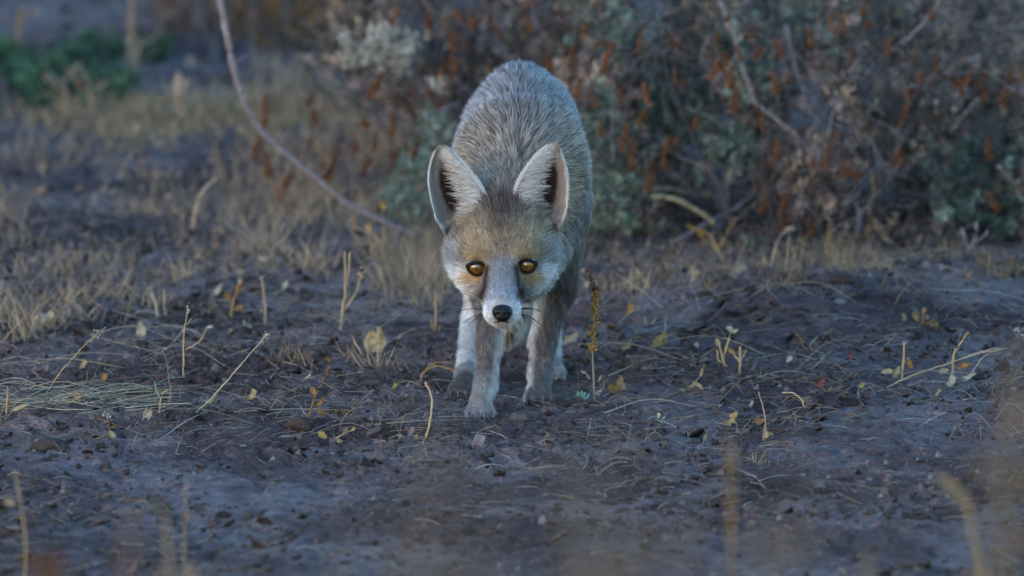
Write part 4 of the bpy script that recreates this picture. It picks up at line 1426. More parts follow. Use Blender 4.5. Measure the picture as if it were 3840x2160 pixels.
for (u, v, L) in ((708, 300, .05), (640, 285, .05), (668, 280, .055), (785, 296, .05), (800, 288, .06), (848, 286, .05), (830, 272, .06), (735, 276, .05), (612, 296, .04), (690, 290, .04), (760, 280, .05), (880, 290, .04)):
    tuft('tan grass tuft rooted in the soil just in front of the tall shrub', u, v + rng.normal(0, 5), L * rng.uniform(.6, 1.2), int(rng.integers(10, 26)), (TAN * .6 + DRYL * .4) * rng.uniform(.8, 1.1), 'grass tufts in front of the tall shrub', .6, .007)
for (u, v, L) in ((296, 366, .035), (378, 372, .04), (360, 366, .03), (300, 372, .03)):
    tuft('small low spiky tan tuft on bare soil below the crumpled leaf', u, v, L, 26, DRYL, 'small tufts on the bare soil', .6)
for (u, v, L) in ((18, 345, .075), (30, 330, .08), (8, 312, .07), (75, 322, .05), (60, 300, .05), (105, 292, .05), (150, 300, .04)):
    tuft('soft sprawling tan grass tuft beside the round pale pod', u, v, L, 40, DRYL * 1.05, 'sprawling tufts by the pale pod', .7, .02)
for (u, v, L) in ((200, 262, .05), (225, 258, .055), (250, 262, .06), (275, 258, .055), (300, 266, .05), (180, 250, .05), (330, 262, .04)):
    tuft('pale bushy grass tuft in the soft ground below the curved branch', u + rng.normal(0, 8), v + rng.normal(0, 9), L * rng.uniform(.6, 1.25), int(rng.integers(16, 46)), DRYL * rng.uniform(.8, 1.15), 'tufts below the curved branch', .7, .012)
for (u, v, L) in ((985, 292, .05), (1002, 296, .045), (1015, 288, .05), (970, 300, .03)):
    tuft('orange-tan leafy grass tuft on the right beyond the twiggy stubs', u, v, L * .8, 15, OCH * .6 + .03, 'orange tufts by the far shrub', .5)
for (u, v, L) in ((424, 292, .07), (410, 284, .06), (446, 288, .06), (432, 300, .035)):
    tuft('wispy brown grass tuft next to the split pink stub', u, v, L, 32, DRYL, 'tufts next to the split stub', .5)
# tall blurred stalks far left
for (u, v, top, L) in ((14, 66, 5, 0), (128, 70, -10, 0), (137, 78, 38, 0), (92, 120, 70, 0), (62, 124, 78, 0), (172, 132, 96, 0)):
    p = onground(u, v); q = W(u + rng.normal(0, 6), top, p[1])
    t = thing('dry_stalk', 'blurred upright tan stalk among the far weeds', 'stalk', p, 'stalks among the far weeds')
    mb = MB(); tube(mb, [p - [0, 0, .004], (p + q) / 2 + [rng.normal(0, .006), 0, 0], q], .0042, .0028, DRYL * .7, n=9); part('stem', mb, M_STRAW, t)
    for k in range(4):
        mb = MB(); crumple_leaf(mb, p + (q - p) * rng.uniform(.4, .95), (rng.normal(), rng.normal() * .5, .4), (0, 0, 1), .04, .012, .8, DRYL, DRYL * .7)
        part('leaf', mb, M_LEAF, t)

# ================================================================== SINGLE STALKS, LEAVES AND TWIGS
def pathw(pts, lift=0.):
    """pixel path standing over the ground point of its first pixel"""
    g = onground(*pts[0])
    out = [g - np.array([0, 0, .003])]
    for (u, v) in pts[1:]:
        out.append(W(u, v, g[1]))
    return g, out


def stalk(label, stems_, r=.0012, col=TAN, leaves=(), buds=(), name='dry_stalk', cat='stalk', mt=None, group=None, taper=.5, knots=.15):
    g, p = pathw(stems_[0])
    t = thing(name, label, cat, g, group)
    for i, s in enumerate(stems_):
        if i == 0:
            P = p
        else:
            P = [W(u, v, g[1] + .002) for (u, v) in s]
        mb = MB(); rr = r if i == 0 else r * .7
        tube(mb, P, rr, rr * taper, np.asarray(col) * rng.uniform(.9, 1.1), np.asarray(col) * 1.1, sides=6, n=5 * len(P), wob=.0003, knots=knots)
        part('stem' if i == 0 else 'side_stem', mb, mt or M_STRAW, t)
    for (u, v, L, wd, az, c) in leaves:
        mb = MB(); az = radians(az)
        crumple_leaf(mb, W(u, v, g[1] - .001), (cos(az), rng.normal(0, .3), sin(az)), (rng.normal(0, .3), -1, .4), L, wd, rng.uniform(-1.8, 1.8), c, np.asarray(c) * .7, fold=.5)
        part('leaf', mb, M_LEAF, t)
    for (u, v, n, sx, sz, rad, c) in buds:
        mb = MB(); q = W(u, v, g[1])
        lumps(mb, q + rng.normal(0, 1, (n, 3)) * [sx, sx * .6, sz], rad * rng.uniform(.6, 1.2, n), np.asarray(c) * rng.uniform(.7, 1.25, (n, 1)), .35)
        part('seed_head', mb, M_SEED, t)
    return t


# --- the seed stalk right of the fox's paws
g = onground(594.5, 401)
t = thing('seed_stalk', 'tall upright stalk strung with golden-brown seed clusters, right of the fox\'s front paws', 'stalk', g)
pp = [(594.5, 401), (593.5, 375), (592.5, 350), (594.5, 325), (596, 303), (594.5, 288), (588.5, 270)]
Pw = [g - [0, 0, .004]] + [W(u, v, g[1]) for u, v in pp[1:]]
mb = MB(); cen = tube(mb, Pw, .0013, .0007, np.array([.40, .33, .25]), RUST2, n=40, knots=.1); part('stem', mb, M_STRAW, t)
for k in range(30):
    f = 13 + (39 - 13) * k / 29
    c = cen[int(f)] + rng.normal(0, .0008, 3)
    n = 9 if k < 24 else 5
    q = c + rng.normal(0, 1, (n, 3)) * [.0026, .0022, .0014]
    cc = (OCH * .85 if k < 22 else RUST * 1.4) * rng.uniform(.7, 1.25, (n, 1))
    mb = MB(); lumps(mb, q, rng.uniform(.0011, .0021, n) * (1 if k < 24 else .75), cc, .3); part('seed_cluster', mb, M_SEED, t)
for (u, v, az) in ((590, 380, 120), (598, 382, 60), (588, 374, 160), (592.5, 391, -30), (597, 284, 50), (595, 393, 20)):
    mb = MB(); a = radians(az); crumple_leaf(mb, W(u, v, g[1]), (cos(a), 0, sin(a)), (0, -1, .3), .010, .003, .6, (.38, .30, .26), (.3, .22, .2)); part('leaf', mb, M_LEAF, t)
# --- little succulent
g = onground(581.5, 402)
t = thing('succulent', 'small blue-green succulent rosette beside the foot of the seed stalk', 'plant', g)
for k, az in enumerate((168, 140, 112, 85, 60, 35, 12, 95, 70, 120)):
    a = radians(az); d = np.array([cos(a), rng.uniform(-.5, .1), abs(sin(a)) * .9 + .15]); l = rng.uniform(.008, .0115)
    b0 = g + [rng.normal(0, .001), rng.normal(0, .002), .001]
    mb = MB(); d = unit(d[None])[0]
    p = spline([b0, b0 + d * l * .55, b0 + d * l + [0, 0, .001]], 8)
    prof = np.array([.5, .8, 1, 1.05, 1, .85, .6, .2]) * .0017
    th = np.linspace(0, 2 * pi, 8, endpoint=False); s_ = unit(np.cross(d, [0, -1, .2])[None])[0]; n_ = np.cross(s_, d)
    v = p[:, None] + prof[:, None, None] * (np.cos(th)[None, :, None] * s_ * 1.1 + np.sin(th)[None, :, None] * n_ * .7)
    ii = np.arange(7)[:, None] * 8; jj = np.arange(8)[None]; j2 = (jj + 1) % 8
    qd = np.stack([ii + jj, ii + j2, ii + 8 + j2, ii + 8 + jj], -1).reshape(-1, 4)
    mb.add(v.reshape(-1, 3), np.vstack([qd[:, [0, 1, 2]], qd[:, [0, 2, 3]]]), np.array([.21, .34, .28]) * rng.uniform(.85, 1.15))
    part('leaf', mb, M_GREEN, t)

LT = (.44, .33, .18); LO = (.36, .19, .06); LB = (.24, .13, .06); LP = (.55, .47, .34); LK = (.33, .2, .18)
# --- left of the fox
stalk('yellow forked stalk standing alone in open soil left of the fox', [[z6(1885, 495), z6(1905, 380), z6(1918, 250), z6(1915, 60)], [z6(1908, 360), z6(1935, 180), z6(1942, 65)], [z6(1918, 380), z6(1970, 300), z6(2005, 200)]], .0020, TAN * 1.1,
      buds=[(*z6(2006, 195), 14, .002, .004, .0018, LT)])
stalk('blurred beige stem with beaded seeds left of the forked stalk', [[z6(1475, 445), z6(1468, 340), z6(1452, 200)]], .0018, DRYL, buds=[(*z6(1466, 330), 20, .0016, .010, .0015, DRYL), (*z6(1455, 220), 10, .0014, .005, .0013, DRYL)])
stalk('brown curled-leaf sprig standing in the blurred bluish soil', [[z6(1275, 420), z6(1300, 330), z6(1335, 215)]], .0018, LO, leaves=[(*z6(1280, 340), .016, .008, 130, LO), (*z6(1310, 300), .016, .008, 60, LB), (*z6(1300, 390), .012, .007, 20, LO), (*z6(1325, 250), .012, .005, 80, LT)])
stalk('slender branching sprig with a pale seed tip above the straw heap', [[z6(1018, 785), z6(1020, 640), z6(1022, 520), z6(1045, 365)], [z6(1030, 610), z6(1110, 560), z6(1155, 470)], [z6(1022, 480), z6(1065, 435)]], .0012, TAN,
      leaves=[(*z6(1022, 520), .012, .004, 100, LT), (*z6(1150, 490), .010, .004, 30, LP)], buds=[(*z6(1042, 390), 12, .0008, .005, .0010, LP)])
stalk('long thin straw stem leaning to the right with a feathery tip', [[z6(1080, 985), z6(1200, 850), z6(1330, 700), z6(1490, 515)], [z6(1165, 910), z6(1195, 870), z6(1205, 850)]], .0011, STRW, buds=[(*z6(1480, 530), 12, .002, .002, .0010, LP), (*z6(1460, 560), 6, .001, .001, .0009, LP)])
stalk('pink thin stem with a tiny white tip beside the straw heap', [[z6(955, 920), z6(940, 780), z6(925, 680), z6(905, 600)]], .0008, LK, buds=[(*z6(915, 600), 8, .0014, .0014, .001, LP)])
stalk('arching grass stem ending in a pale spikelet above the straw heap', [[z6(240, 850), z6(330, 740), z6(420, 640), z6(480, 575), z6(592, 480)]], .0007, TAN, buds=[(*z6(540, 530), 16, .0045, .0035, .0010, LP), (*z6(500, 560), 8, .002, .002, .0009, LP)])
stalk('brown twig with shrivelled leaves leaning up from bare soil left of the fox', [[z6(1700, 1000), z6(1740, 900), z6(1790, 790), z6(1840, 650)]], .0016, LB, leaves=[(*z6(1755, 870), .014, .006, 120, LO), (*z6(1800, 770), .014, .005, 70, LB), (*z6(1830, 680), .010, .004, 110, LB), (*z6(1760, 950), .014, .006, -10, LO), (*z6(1720, 1010), .014, .006, -30, LB), (*z6(1690, 1000), .02, .010, -110, LB)])
stalk('split pink-brown stub left of the fox\'s hind paw', [[z6(2415, 525), z6(2420, 420), z6(2420, 290)], [z6(2405, 520), z6(2395, 450)], [z6(2430, 520), z6(2442, 470)]], .0022, (.30, .19, .12), taper=.7)
stalk('bent yellow grass blade curling up in front of the fox\'s hind paw', [[z6(2335, 1145), z6(2375, 1060), z6(2398, 920), z6(2385, 840), z6(2358, 790)]], .0013, TAN, taper=.9)
stalk('brown grass blade arching over to the fox\'s hind paw', [[z6(2325, 815), z6(2350, 740), z6(2420, 700), z6(2490, 715), z6(2545, 740)], [z6(2330, 760), z6(2400, 690), z6(2480, 680), z6(2540, 700)]], .0012, (.30, .19, .09), taper=.9)
stalk('short red-tipped stub with a curled leaf at the end of the straw heap', [[z6(25, 1000), z6(38, 920), z6(45, 815)]], .0016, (.38, .24, .12), leaves=[(*z6(40, 1000), .018, .010, 170, LT), (*z6(60, 950), .02, .005, 20, LT)])
stalk('white L-shaped stem lying at the front of the straw heap', [[z6(482, 932), z6(488, 988), z6(560, 1000), z6(660, 1012), z6(775, 1022)]], .0012, STRW * 1.2, name='straw', cat='straw', taper=.8)
stalk('curved pale stem rising from the front of the straw heap', [[z6(880, 1000), z6(890, 900), z6(905, 850), z6(935, 832)]], .0010, TAN)
stalk('two blurred stubs with frayed tops in the soil near the leaning leaf', [[z6(880, 395), z6(860, 340), z6(840, 290)], [z6(920, 420), z6(912, 350), z6(910, 270)]], .0022, DRYL * 1.1)
stalk('thin pink shoot at the right edge of the straw heap', [[z6(990, 900), z6(1008, 810)]], .0008, LK)
stalk('yellow leafy sprig lying near the front of the bare soil', [[z6(1830, 1115), z6(1870, 1100), z6(1920, 1070), z6(1970, 1050)]], .0010, TAN, leaves=[(*z6(1815, 1100), .012, .007, 150, (.5, .34, .12)), (*z6(1850, 1110), .014, .006, -20, LT), (*z6(1900, 1080), .012, .005, 70, LT), (*z6(1950, 1060), .010, .004, 40, LT)], name='dry_sprig', cat='sprig')
stalk('tangled tan sprig below the bent yellow blade', [[z6(2250, 1110), z6(2290, 1090), z6(2330, 1110)]], .0011, DRYL, leaves=[(*z6(2260, 1100), .014, .006, 60, LK), (*z6(2290, 1110), .014, .007, 20, LT), (*z6(2240, 1110), .012, .006, 140, LT)], name='dry_sprig', cat='sprig')
stalk('brown withered sprig standing just in front of the straw heap', [[z6(620, 1100), z6(605, 1050), z6(600, 980)]], .0011, LB, leaves=[(*z6(610, 1060), .014, .007, -60, LT), (*z6(600, 1070), .014, .007, -120, LO), (*z6(620, 1040), .010, .005, 20, LB)], buds=[(*z6(590, 968), 12, .0022, .0016, .0016, LP)], name='dry_sprig', cat='sprig')
stalk('pale withered sprig right of the small open pod by the straw heap', [[z6(1250, 940), z6(1300, 950), z6(1330, 985), z6(1400, 1000)]], .0008, STRW, name='dry_sprig', cat='sprig', leaves=[(*z6(1400, 1000), .010, .004, 20, LP)])


def dead_leaf(label, u, v, L, wd, az, col, curl=1.4, el=.25, name='dead_leaf', group=None, up=0.):
    g = onground(u, v)
    a = radians(az)
    mb = MB()
    d = np.array([cos(a), sin(a) * .6, el])
    d = unit(d[None])[0]
    crumple_leaf(mb, g - d * L * .4 + [0, 0, .003 + up], d, (0, -.65, 1), L, wd, curl, col, np.asarray(col) * .65, fold=.45, nu=10, nv=7, rough=.26)
    return solo(name, mb, M_LEAF, label, 'leaf', g, group)


dead_leaf('large crumpled tan leaf standing on edge in the soil left of the fox', *z6(2085, 615), .034, .026, 70, (.52, .39, .22), 1.2, 1.6, up=.004)
dead_leaf('pale curled leaf standing upright beyond the straw heap', *z6(785, 570), .030, .012, 75, LP, .6, 1.8, up=.004)
dead_leaf('long brown rolled leaf lying on the straw heap', *z6(395, 955), .036, .016, 5, (.34, .21, .09), 1.0, .12)
dead_leaf('small orange-brown leaf on open soil above the straw heap', *z6(578, 818), .014, .011, 10, LO)
dead_leaf('little tan leaf above and left of the orange-brown one', *z6(462, 745), .012, .009, 40, LT)
dead_leaf('bright tan folded leaf on bare soil between the leaning stem and the brown twig', *z6(1405, 882), .015, .012, 15, (.52, .36, .16))
dead_leaf('brown curled leaf at the foot of the leaning brown twig', *z6(1785, 962), .016, .010, -10, LO)
dead_leaf('tiny yellow leaf on the soil in front of the arching blade', *z6(2190, 860), .009, .006, 60, (.5, .34, .12))
dead_leaf('pale boat-shaped leaf on the bluish soil right of the tan leaf', *z6(1720, 835), .014, .006, -15, LP)
dead_leaf('pale leaf under the straw heap beside the white stem', *z6(820, 1030), .016, .013, 30, LP)
dead_leaf('dull yellow leaf flat among the stems beyond the slender sprig', *z6(1280, 495), .010, .006, 5, LT)
dead_leaf('pale torn leaf on the blurred ground by the curled-leaf sprig', *z6(1215, 290), .024, .013, -15, LP)
dead_leaf('whitish pod fragment lying beyond the large crumpled leaf', *z6(1570, 295), .03, .006, 5, LP)
dead_leaf('pale star-shaped leaf cluster on soil left of the thin stems', *z6(1375, 480), .020, .009, 150, LP)
dead_leaf('straw-coloured leaf scrap right of the large crumpled leaf', *z6(2230, 570), .014, .006, -30, LP)
# round pale pod
g = onground(*z6(240, 490))
mb = MB(); v, tt_, _ = uv_sphere(np.array([g[0], g[1], g[2] + .010]), .0105, 1.15, 1.0, 1.0, a=20, bb=14)
v = v + rng.normal(0, .0006, v.shape)
mb.add(v, tt_, np.array([.46, .38, .24]))
t = thing('seed_pod', 'round pale papery seed pod resting in the blurred grass at the left', 'seed pod', g)
part('pod', mb, M_LEAF, t)
mb = MB(); crumple_leaf(mb, g + [.004, -.004, .014], (1, 0, .5), (0, -1, .6), .016, .012, 1.2, LP, LT); part('husk', mb, M_LEAF, t)

# straw heap
mb = MB()
for k in range(190):
    u, v = rng.uniform(-10, 172) ** 1.0, rng.uniform(384, 428)
    if abs(v - 406) > 6 + 16 * (1 - u / 190) * rng.random() + 4:
        continue
    p = G(u, v); a = rng.normal(.05, .8); l = rng.uniform(.015, .12)
    dx, dy = cos(a) * l / 2, sin(a) * l / 2; z = gz1(p[0], p[1]) + abs(rng.normal(0, .004))
    tube(mb, [(p[0] - dx, p[1] - dy, z + .001), (p[0], p[1] + rng.normal(0, .02), z + .002 + abs(rng.normal(0, .005))), (p[0] + dx, p[1] + dy, z + rng.uniform(0, .012))], .0006, .0004, np.array([[.44, .36, .22], [.34, .27, .17], [.24, .17, .12], [.48, .43, .31]])[rng.integers(4)] * rng.uniform(.75, 1.2), sides=4, n=6)
gh = onground(70, 406)
solo('straw_heap', mb, M_STRAW, 'tangled heap of pale flattened straw on the soil at the left', 'straw', gh, kind='stuff')

# --- right of the fox
dead_leaf('orange and tan curled leaf lying right of the seed stalk', *z7(345, 862), .030, .018, 15, (.50, .36, .20), 1.6, .5)
dead_leaf('orange piece of leaf touching the tan curled one by the seed stalk', *z7(300, 866), .014, .012, 120, (.45, .25, .07), .8)
dead_leaf('orange-brown leaf on the soil behind the seed stalk', *z7(395, 422), .016, .012, 10, LO, 1.2, .6)
dead_leaf('crinkled yellow-olive leaf lying beside the rounded stone', *z7(545, 628), .034, .014, -8, (.38, .30, .12), 1.0, .4)
dead_leaf('pinkish folded leaf near the lilac twig', *z7(865, 962), .014, .008, -40, LK)
dead_leaf('tan leaf scraps at the lower end of the lilac twig', *z7(965, 1030), .024, .014, -5, (.42, .28, .14))
dead_leaf('small cream petal-like leaf right of the lilac twig', *z7(1062, 920), .011, .007, 5, (.6, .54, .42))
dead_leaf('tiny cream scrap beside the two yellow stubs', *z7(1275, 730), .010, .008, 40, LP)
dead_leaf('small yellow leaf alone on open soil at the right', *z7(1675, 850), .009, .007, 30, (.42, .34, .10))
dead_leaf('upright red leaf on the smooth bluish soil', *z7(1611, 692), .013, .006, 85, (.36, .07, .06), .3, 3)
dead_leaf('pinkish-red leaf shred on the soil below the upright red leaf', *z7(1450, 850), .013, .008, 60, (.32, .10, .10), .6, .8)
dead_leaf('pale bract standing above the forked dark twig', *z7(758, 635), .010, .006, 80, LP, .5, 1.5)
dead_leaf('tan leaf lying under the leaning green stems', *z7(2245, 775), .026, .010, 10, LP, .8, .2)
dead_leaf('pale curled leaf left of the one under the leaning stems', *z7(2170, 805), .016, .010, 40, LP)
dead_leaf('yellow leaf near the right end of the bare soil', *z7(2100, 860), .014, .008, 10, LT)
dead_leaf('grey-green torn leaf on soil left of the rounded stone', *z7(370, 650), .022, .014, -10, (.30, .28, .16), 1.0, .3)
dead_leaf('pale leaf scrap at the fox\'s right front paw', *z7(45, 590), .030, .012, 8, LP, .9, .2)
dead_leaf('orange leaf curl in the soil behind the fox\'s paw', *z7(20, 570), .014, .008, 160, LO, 1, .4)
stalk('left of two short yellow stubs on the bare soil, with a drooping loop', [[z7(938, 757), z7(912, 690), z7(885, 580)], [z7(915, 680), z7(880, 670), z7(872, 610)], [z7(905, 650), z7(925, 600), z7(940, 540)]], .0020, TAN * 1.15, leaves=[(*z7(885, 590), .010, .006, 110, LT)], taper=.7)
stalk('right of two short yellow stubs on the bare soil, with split top', [[z7(1000, 762), z7(998, 690), z7(1002, 595)], [z7(1000, 680), z7(970, 640), z7(962, 625)], [z7(1002, 670), z7(1035, 610)]], .0019, TAN * 1.1, leaves=[(*z7(965, 630), .009, .005, 140, LO)], taper=.7)
stalk('thin stem carrying a pale curled pod above the yellow stubs', [[z7(905, 665), z7(920, 590), z7(945, 515)]], .0007, TAN, leaves=[(*z7(925, 480), .010, .007, -40, (.5, .42, .26)), (*z7(950, 515), .010, .004, 20, (.5, .42, .26))])
stalk('yellow leafy sprig left of the lilac twig', [[z7(720, 850), z7(760, 780), z7(790, 720), z7(802, 690)]], .0011, TAN, leaves=[(*z7(740, 790), .018, .010, -50, LT), (*z7(745, 800), .016, .010, -110, LT), (*z7(700, 830), .020, .006, 190, LT), (*z7(780, 760), .010, .004, 80, LT)], name='dry_sprig', cat='sprig')
stalk('crooked bare lilac-grey twig lying on the soil', [[z7(855, 765), z7(872, 820), z7(905, 860), z7(920, 910), z7(960, 965), z7(1005, 1010)], [z7(860, 765), z7(885, 745)], [z7(915, 905), z7(985, 935)]], .0026, np.array([.36, .30, .32]), mt=M_BARK, name='twig', cat='twig', taper=.5)
stalk('slanting brown stem with frayed foot in front of the bare soil', [[z7(1135, 1105), z7(1140, 1010), z7(1125, 920), z7(1100, 840)]], .0013, DRYL, leaves=[(*z7(1135, 1050), .020, .008, -80, LT), (*z7(1140, 1000), .014, .008, 200, LB), (*z7(1150, 1060), .016, .007, -50, LT)])
stalk('yellow stub with shrivelled leaves at the middle right of the soil', [[z7(1893, 768), z7(1905, 690), z7(1912, 570)], [z7(1905, 690), z7(1935, 650)]], .0018, TAN * 1.1, leaves=[(*z7(1885, 700), .016, .008, -120, LT), (*z7(1935, 660), .012, .006, -70, LO), (*z7(1860, 730), .018, .006, 170, LT)])
stalk('yellow stub with a raised side arm under the leaning green stems', [[z7(2178, 745), z7(2182, 670), z7(2195, 600)], [z7(2190, 630), z7(2225, 570), z7(2265, 512)]], .0018, TAN * 1.1, leaves=[(*z7(2160, 720), .016, .007, 200, LT), (*z7(2200, 715), .018, .006, 10, LO)], buds=[(*z7(2262, 515), 6, .0012, .001, .0012, LO)])
stalk('bushy brown sprig with many withered leaves on the right slope', [[z7(2010, 535), z7(2012, 460), z7(2015, 395)], [z7(2005, 500), z7(1950, 460), z7(1900, 440)], [z7(2010, 480), z7(2080, 440)]], .0016, LO,
      leaves=[(*z7(1990, 450), .014, .006, 130, (.34, .22, .08)), (*z7(2030, 440), .014, .006, 40, (.34, .22, .08)), (*z7(2050, 470), .016, .007, 10, (.3, .22, .09)), (*z7(1960, 480), .016, .006, 160, (.3, .22, .09)), (*z7(2015, 410), .010, .005, 80, LO), (*z7(1920, 450), .012, .005, 120, LT)], name='dry_sprig', cat='sprig')
stalk('twiggy stub with a long forked arm on the far right slope', [[z7(1860, 468), z7(1862, 410), z7(1856, 350)], [z7(1858, 360), z7(1890, 300), z7(1945, 236)], [z7(1835, 440), z7(1815, 390)]], .0014, (.38, .24, .14))
stalk('long pair of thin straw stems slanting up to the right over the soil', [[z7(1800, 812), z7(1960, 750), z7(2160, 685), z7(2330, 630), z7(2480, 600)], [z7(2160, 690), z7(2280, 640), z7(2400, 605), z7(2440, 600)], [z7(2280, 745), z7(2340, 660), z7(2420, 605)]], .0010, STRW, name='straw', cat='straw')
stalk('arched tan straw lying between the far stub and the yellow stubs', [[z7(1578, 516), z7(1650, 480), z7(1760, 470), z7(1880, 465), z7(1990, 485)]], .0009, TAN, name='straw', cat='straw')
stalk('thin upright straw on the far right slope, standing alone', [[z7(2172, 402), z7(2168, 340), z7(2160, 270)]], .0010, STRW)
stalk('small V-shaped tan stub behind the seed stalk', [[z7(490, 505), z7(480, 470), z7(470, 430)], [z7(492, 500), z7(515, 460), z7(535, 432)]], .0015, TAN)
stalk('thin pale stick standing just behind the rounded stone', [[z7(580, 580), z7(584, 500), z7(588, 420)]], .0008, (.40, .34, .34))
stalk('pale bud-tipped shoot standing on soil right of the succulent', [[z7(545, 1012), z7(548, 985), z7(550, 960)]], .0016, (.5, .46, .3), name='shoot', cat='shoot', taper=1.1)
stalk('blue-grey stick lying beside the pale bud-tipped shoot', [[z7(555, 1020), z7(575, 990), z7(592, 960)]], .0014, (.32, .31, .33), mt=M_BARK, name='twig', cat='twig')
stalk('grey stick lying along the top of the clod hummock', [[z7(755, 418), z7(840, 390), z7(930, 370), z7(1030, 350)], [z7(800, 400), z7(785, 365)]], .0018, np.array([.30, .27, .29]), mt=M_BARK, name='twig', cat='twig')
stalk('dark red-brown stick stuck in the hummock beside the grey one', [[z7(1130, 388), z7(1080, 370), z7(1040, 352)]], .0016, (.14, .08, .07), mt=M_BARK, name='twig', cat='twig')
stalk('forked dark twig with reddish tip lying right of the rounded stone', [[z7(745, 635), z7(720, 610), z7(690, 570)]], .0018, (.12, .08, .08), mt=M_BARK, name='twig', cat='twig')
stalk('pale forked twig lying on soil left of the olive leaf', [[z7(250, 575), z7(310, 570), z7(345, 555), z7(362, 525)]], .0009, (.36, .34, .38), mt=M_BARK, name='twig', cat='twig')
stalk('tan blade bent in an arch in front of the bare soil', [[z7(1360, 940), z7(1340, 885), z7(1290, 850), z7(1235, 848)]], .0010, TAN, taper=.9)
stalk('grey branching stick at the lower right of the bare soil', [[z7(1250, 980), z7(1330, 990), z7(1400, 1020), z7(1465, 1050)], [z7(1330, 990), z7(1290, 960)]], .0018, (.30, .26, .27), mt=M_BARK, name='twig', cat='twig')
stalk('long straight grey stick lying towards the right edge', [[z7(1950, 1040), z7(2050, 1000), z7(2145, 955)]], .0016, (.22, .20, .21), mt=M_BARK, name='twig', cat='twig')
stalk('brown rough stick half sunk in the soil beyond the upright red leaf', [[z7(1395, 585), z7(1470, 582), z7(1545, 575)]], .0026, (.15, .10, .08), mt=M_BARK, name='twig', cat='twig')
stalk('red-brown smooth stick lying behind the two yellow stubs', [[z7(960, 690), z7(1040, 685), z7(1120, 695)]], .0022, (.16, .09, .08), mt=M_BARK, name='twig', cat='twig')
stalk('blue-grey thin stick left of the yellow leafy sprig', [[z7(600, 745), z7(650, 735), z7(690, 712)]], .0014, (.34, .33, .36), mt=M_BARK, name='twig', cat='twig')
stalk('lilac feathery sprig standing below the far end of the tall shrub', [[(965, 262), (972, 245), (978, 228)], [(970, 250), (962, 236)], [(974, 244), (988, 232)]], .0014, (.34, .27, .29), name='dry_sprig', cat='sprig', leaves=[(965, 238, .014, .004, 110, (.36, .3, .32)), (985, 236, .014, .004, 60, (.36, .3, .32)), (976, 230, .014, .004, 90, (.36, .3, .32))])
stalk('tall thin tan shoots rising in front of the shrub\'s dark hollow', [[(768, 282), (772, 262), (778, 240), (794, 225)], [(770, 280), (764, 262), (762, 250)]], .0011, STRW, buds=[(790, 229, 12, .004, .002, .0011, LP)])
stalk('yellow and brown shoots with a bent tip at the foot of the shrub', [[(718, 258), (724, 240), (730, 228), (736, 218)], [(720, 254), (712, 238), (702, 230)]], .0020, OCH, taper=.7)
stalk('slim orange shoot leaning right before the second dark hollow', [[(822, 258), (828, 242), (832, 228)]], .0014, OCH, name='shoot', cat='shoot')
stalk('reddish thin stem before the curved pale stem of the shrub', [[(871, 270), (871, 250), (872, 232)]], .0011, (.24, .12, .10), name='shoot', cat='shoot')
stalk('thin stems with yellow seed heads left of the fox\'s cheek', [[(384, 262), (378, 240), (354, 226)], [(372, 278), (372, 250), (368, 232)], [(384, 262), (384, 235), (382, 212)]], .0010, TAN, buds=[(354.5, 223, 16, .0016, .0034, .0018, OCH * 1.1), (369, 229, 16, .0016, .0034, .0018, OCH * 1.1), (383, 207, 16, .002, .0032, .0018, OCH * 1.1)])
stalk('pale blurred bent stem in the soft ground below the far green weeds', [[(192, 232), (197, 205), (204, 190), (216, 178)]], .0026, DRYL * 1.2)
stalk('thin white-flowered sprig at the right end of the slanting stems', [[z7(2545, 590), z7(2550, 540), z7(2540, 500)], [z7(2560, 560), z7(2590, 530)], [z7(2540, 530), z7(2510, 500)]], .0009, PGREEN, buds=[(*z7(2540, 498), 10, .003, .0016, .0012, (.6, .6, .55)), (*z7(2575, 540), 8, .002, .0016, .0012, (.55, .56, .5))], name='dry_sprig', cat='sprig')
stalk('frayed tan stub in the grass behind the hummock', [[z7(1305, 352), z7(1312, 300), z7(1320, 255)], [z7(1255, 325), z7(1262, 270), z7(1250, 220)]], .0020, STRW)
stalk('blue-grey straight stick propped in the grass behind the hummock', [[z7(1332, 350), z7(1342, 290), z7(1352, 225)]], .0012, (.30, .31, .35), mt=M_BARK, name='twig', cat='twig')
stalk('leaning dark straw crossing the soil beyond the hummock', [[z7(1840, 165), z7(1870, 230), z7(1920, 270)]], .0009, DRYL, name='straw', cat='straw')
stalk('broad frayed tan stub between the grass tufts right of the seed stalk', [[z7(818, 352), z7(824, 310), z7(830, 270)], [z7(812, 350), z7(790, 300), z7(765, 280)]], .0024, TAN, taper=.6)


# --- stones and clods
def clod(label, u, v, r, sq=(1, 1, .7), col=(.09, .072, .064), name='clod', cat='clod', m_=None, rough=.16):
    g = onground(u, v)
    v0, t0, _ = uv_sphere(np.zeros(3), 1.0, a=18, bb=12)
    nn_ = 1 + rough * (np.stack([vnoise(v0[:, 0] * 2.3 + s, v0[:, 2] * 2.3 + v0[:, 1] * 1.7, int(u) + s) for s in range(3)], 1).mean(1) - .5) * 3
    v0 = v0 * nn_[:, None] * np.array(sq) * r + g + [0, 0, r * sq[2] * .45]
    mb = MB().add(v0, t0, np.asarray(col))
    return solo(name, mb, m_ or M_CLOD, label, cat, g)


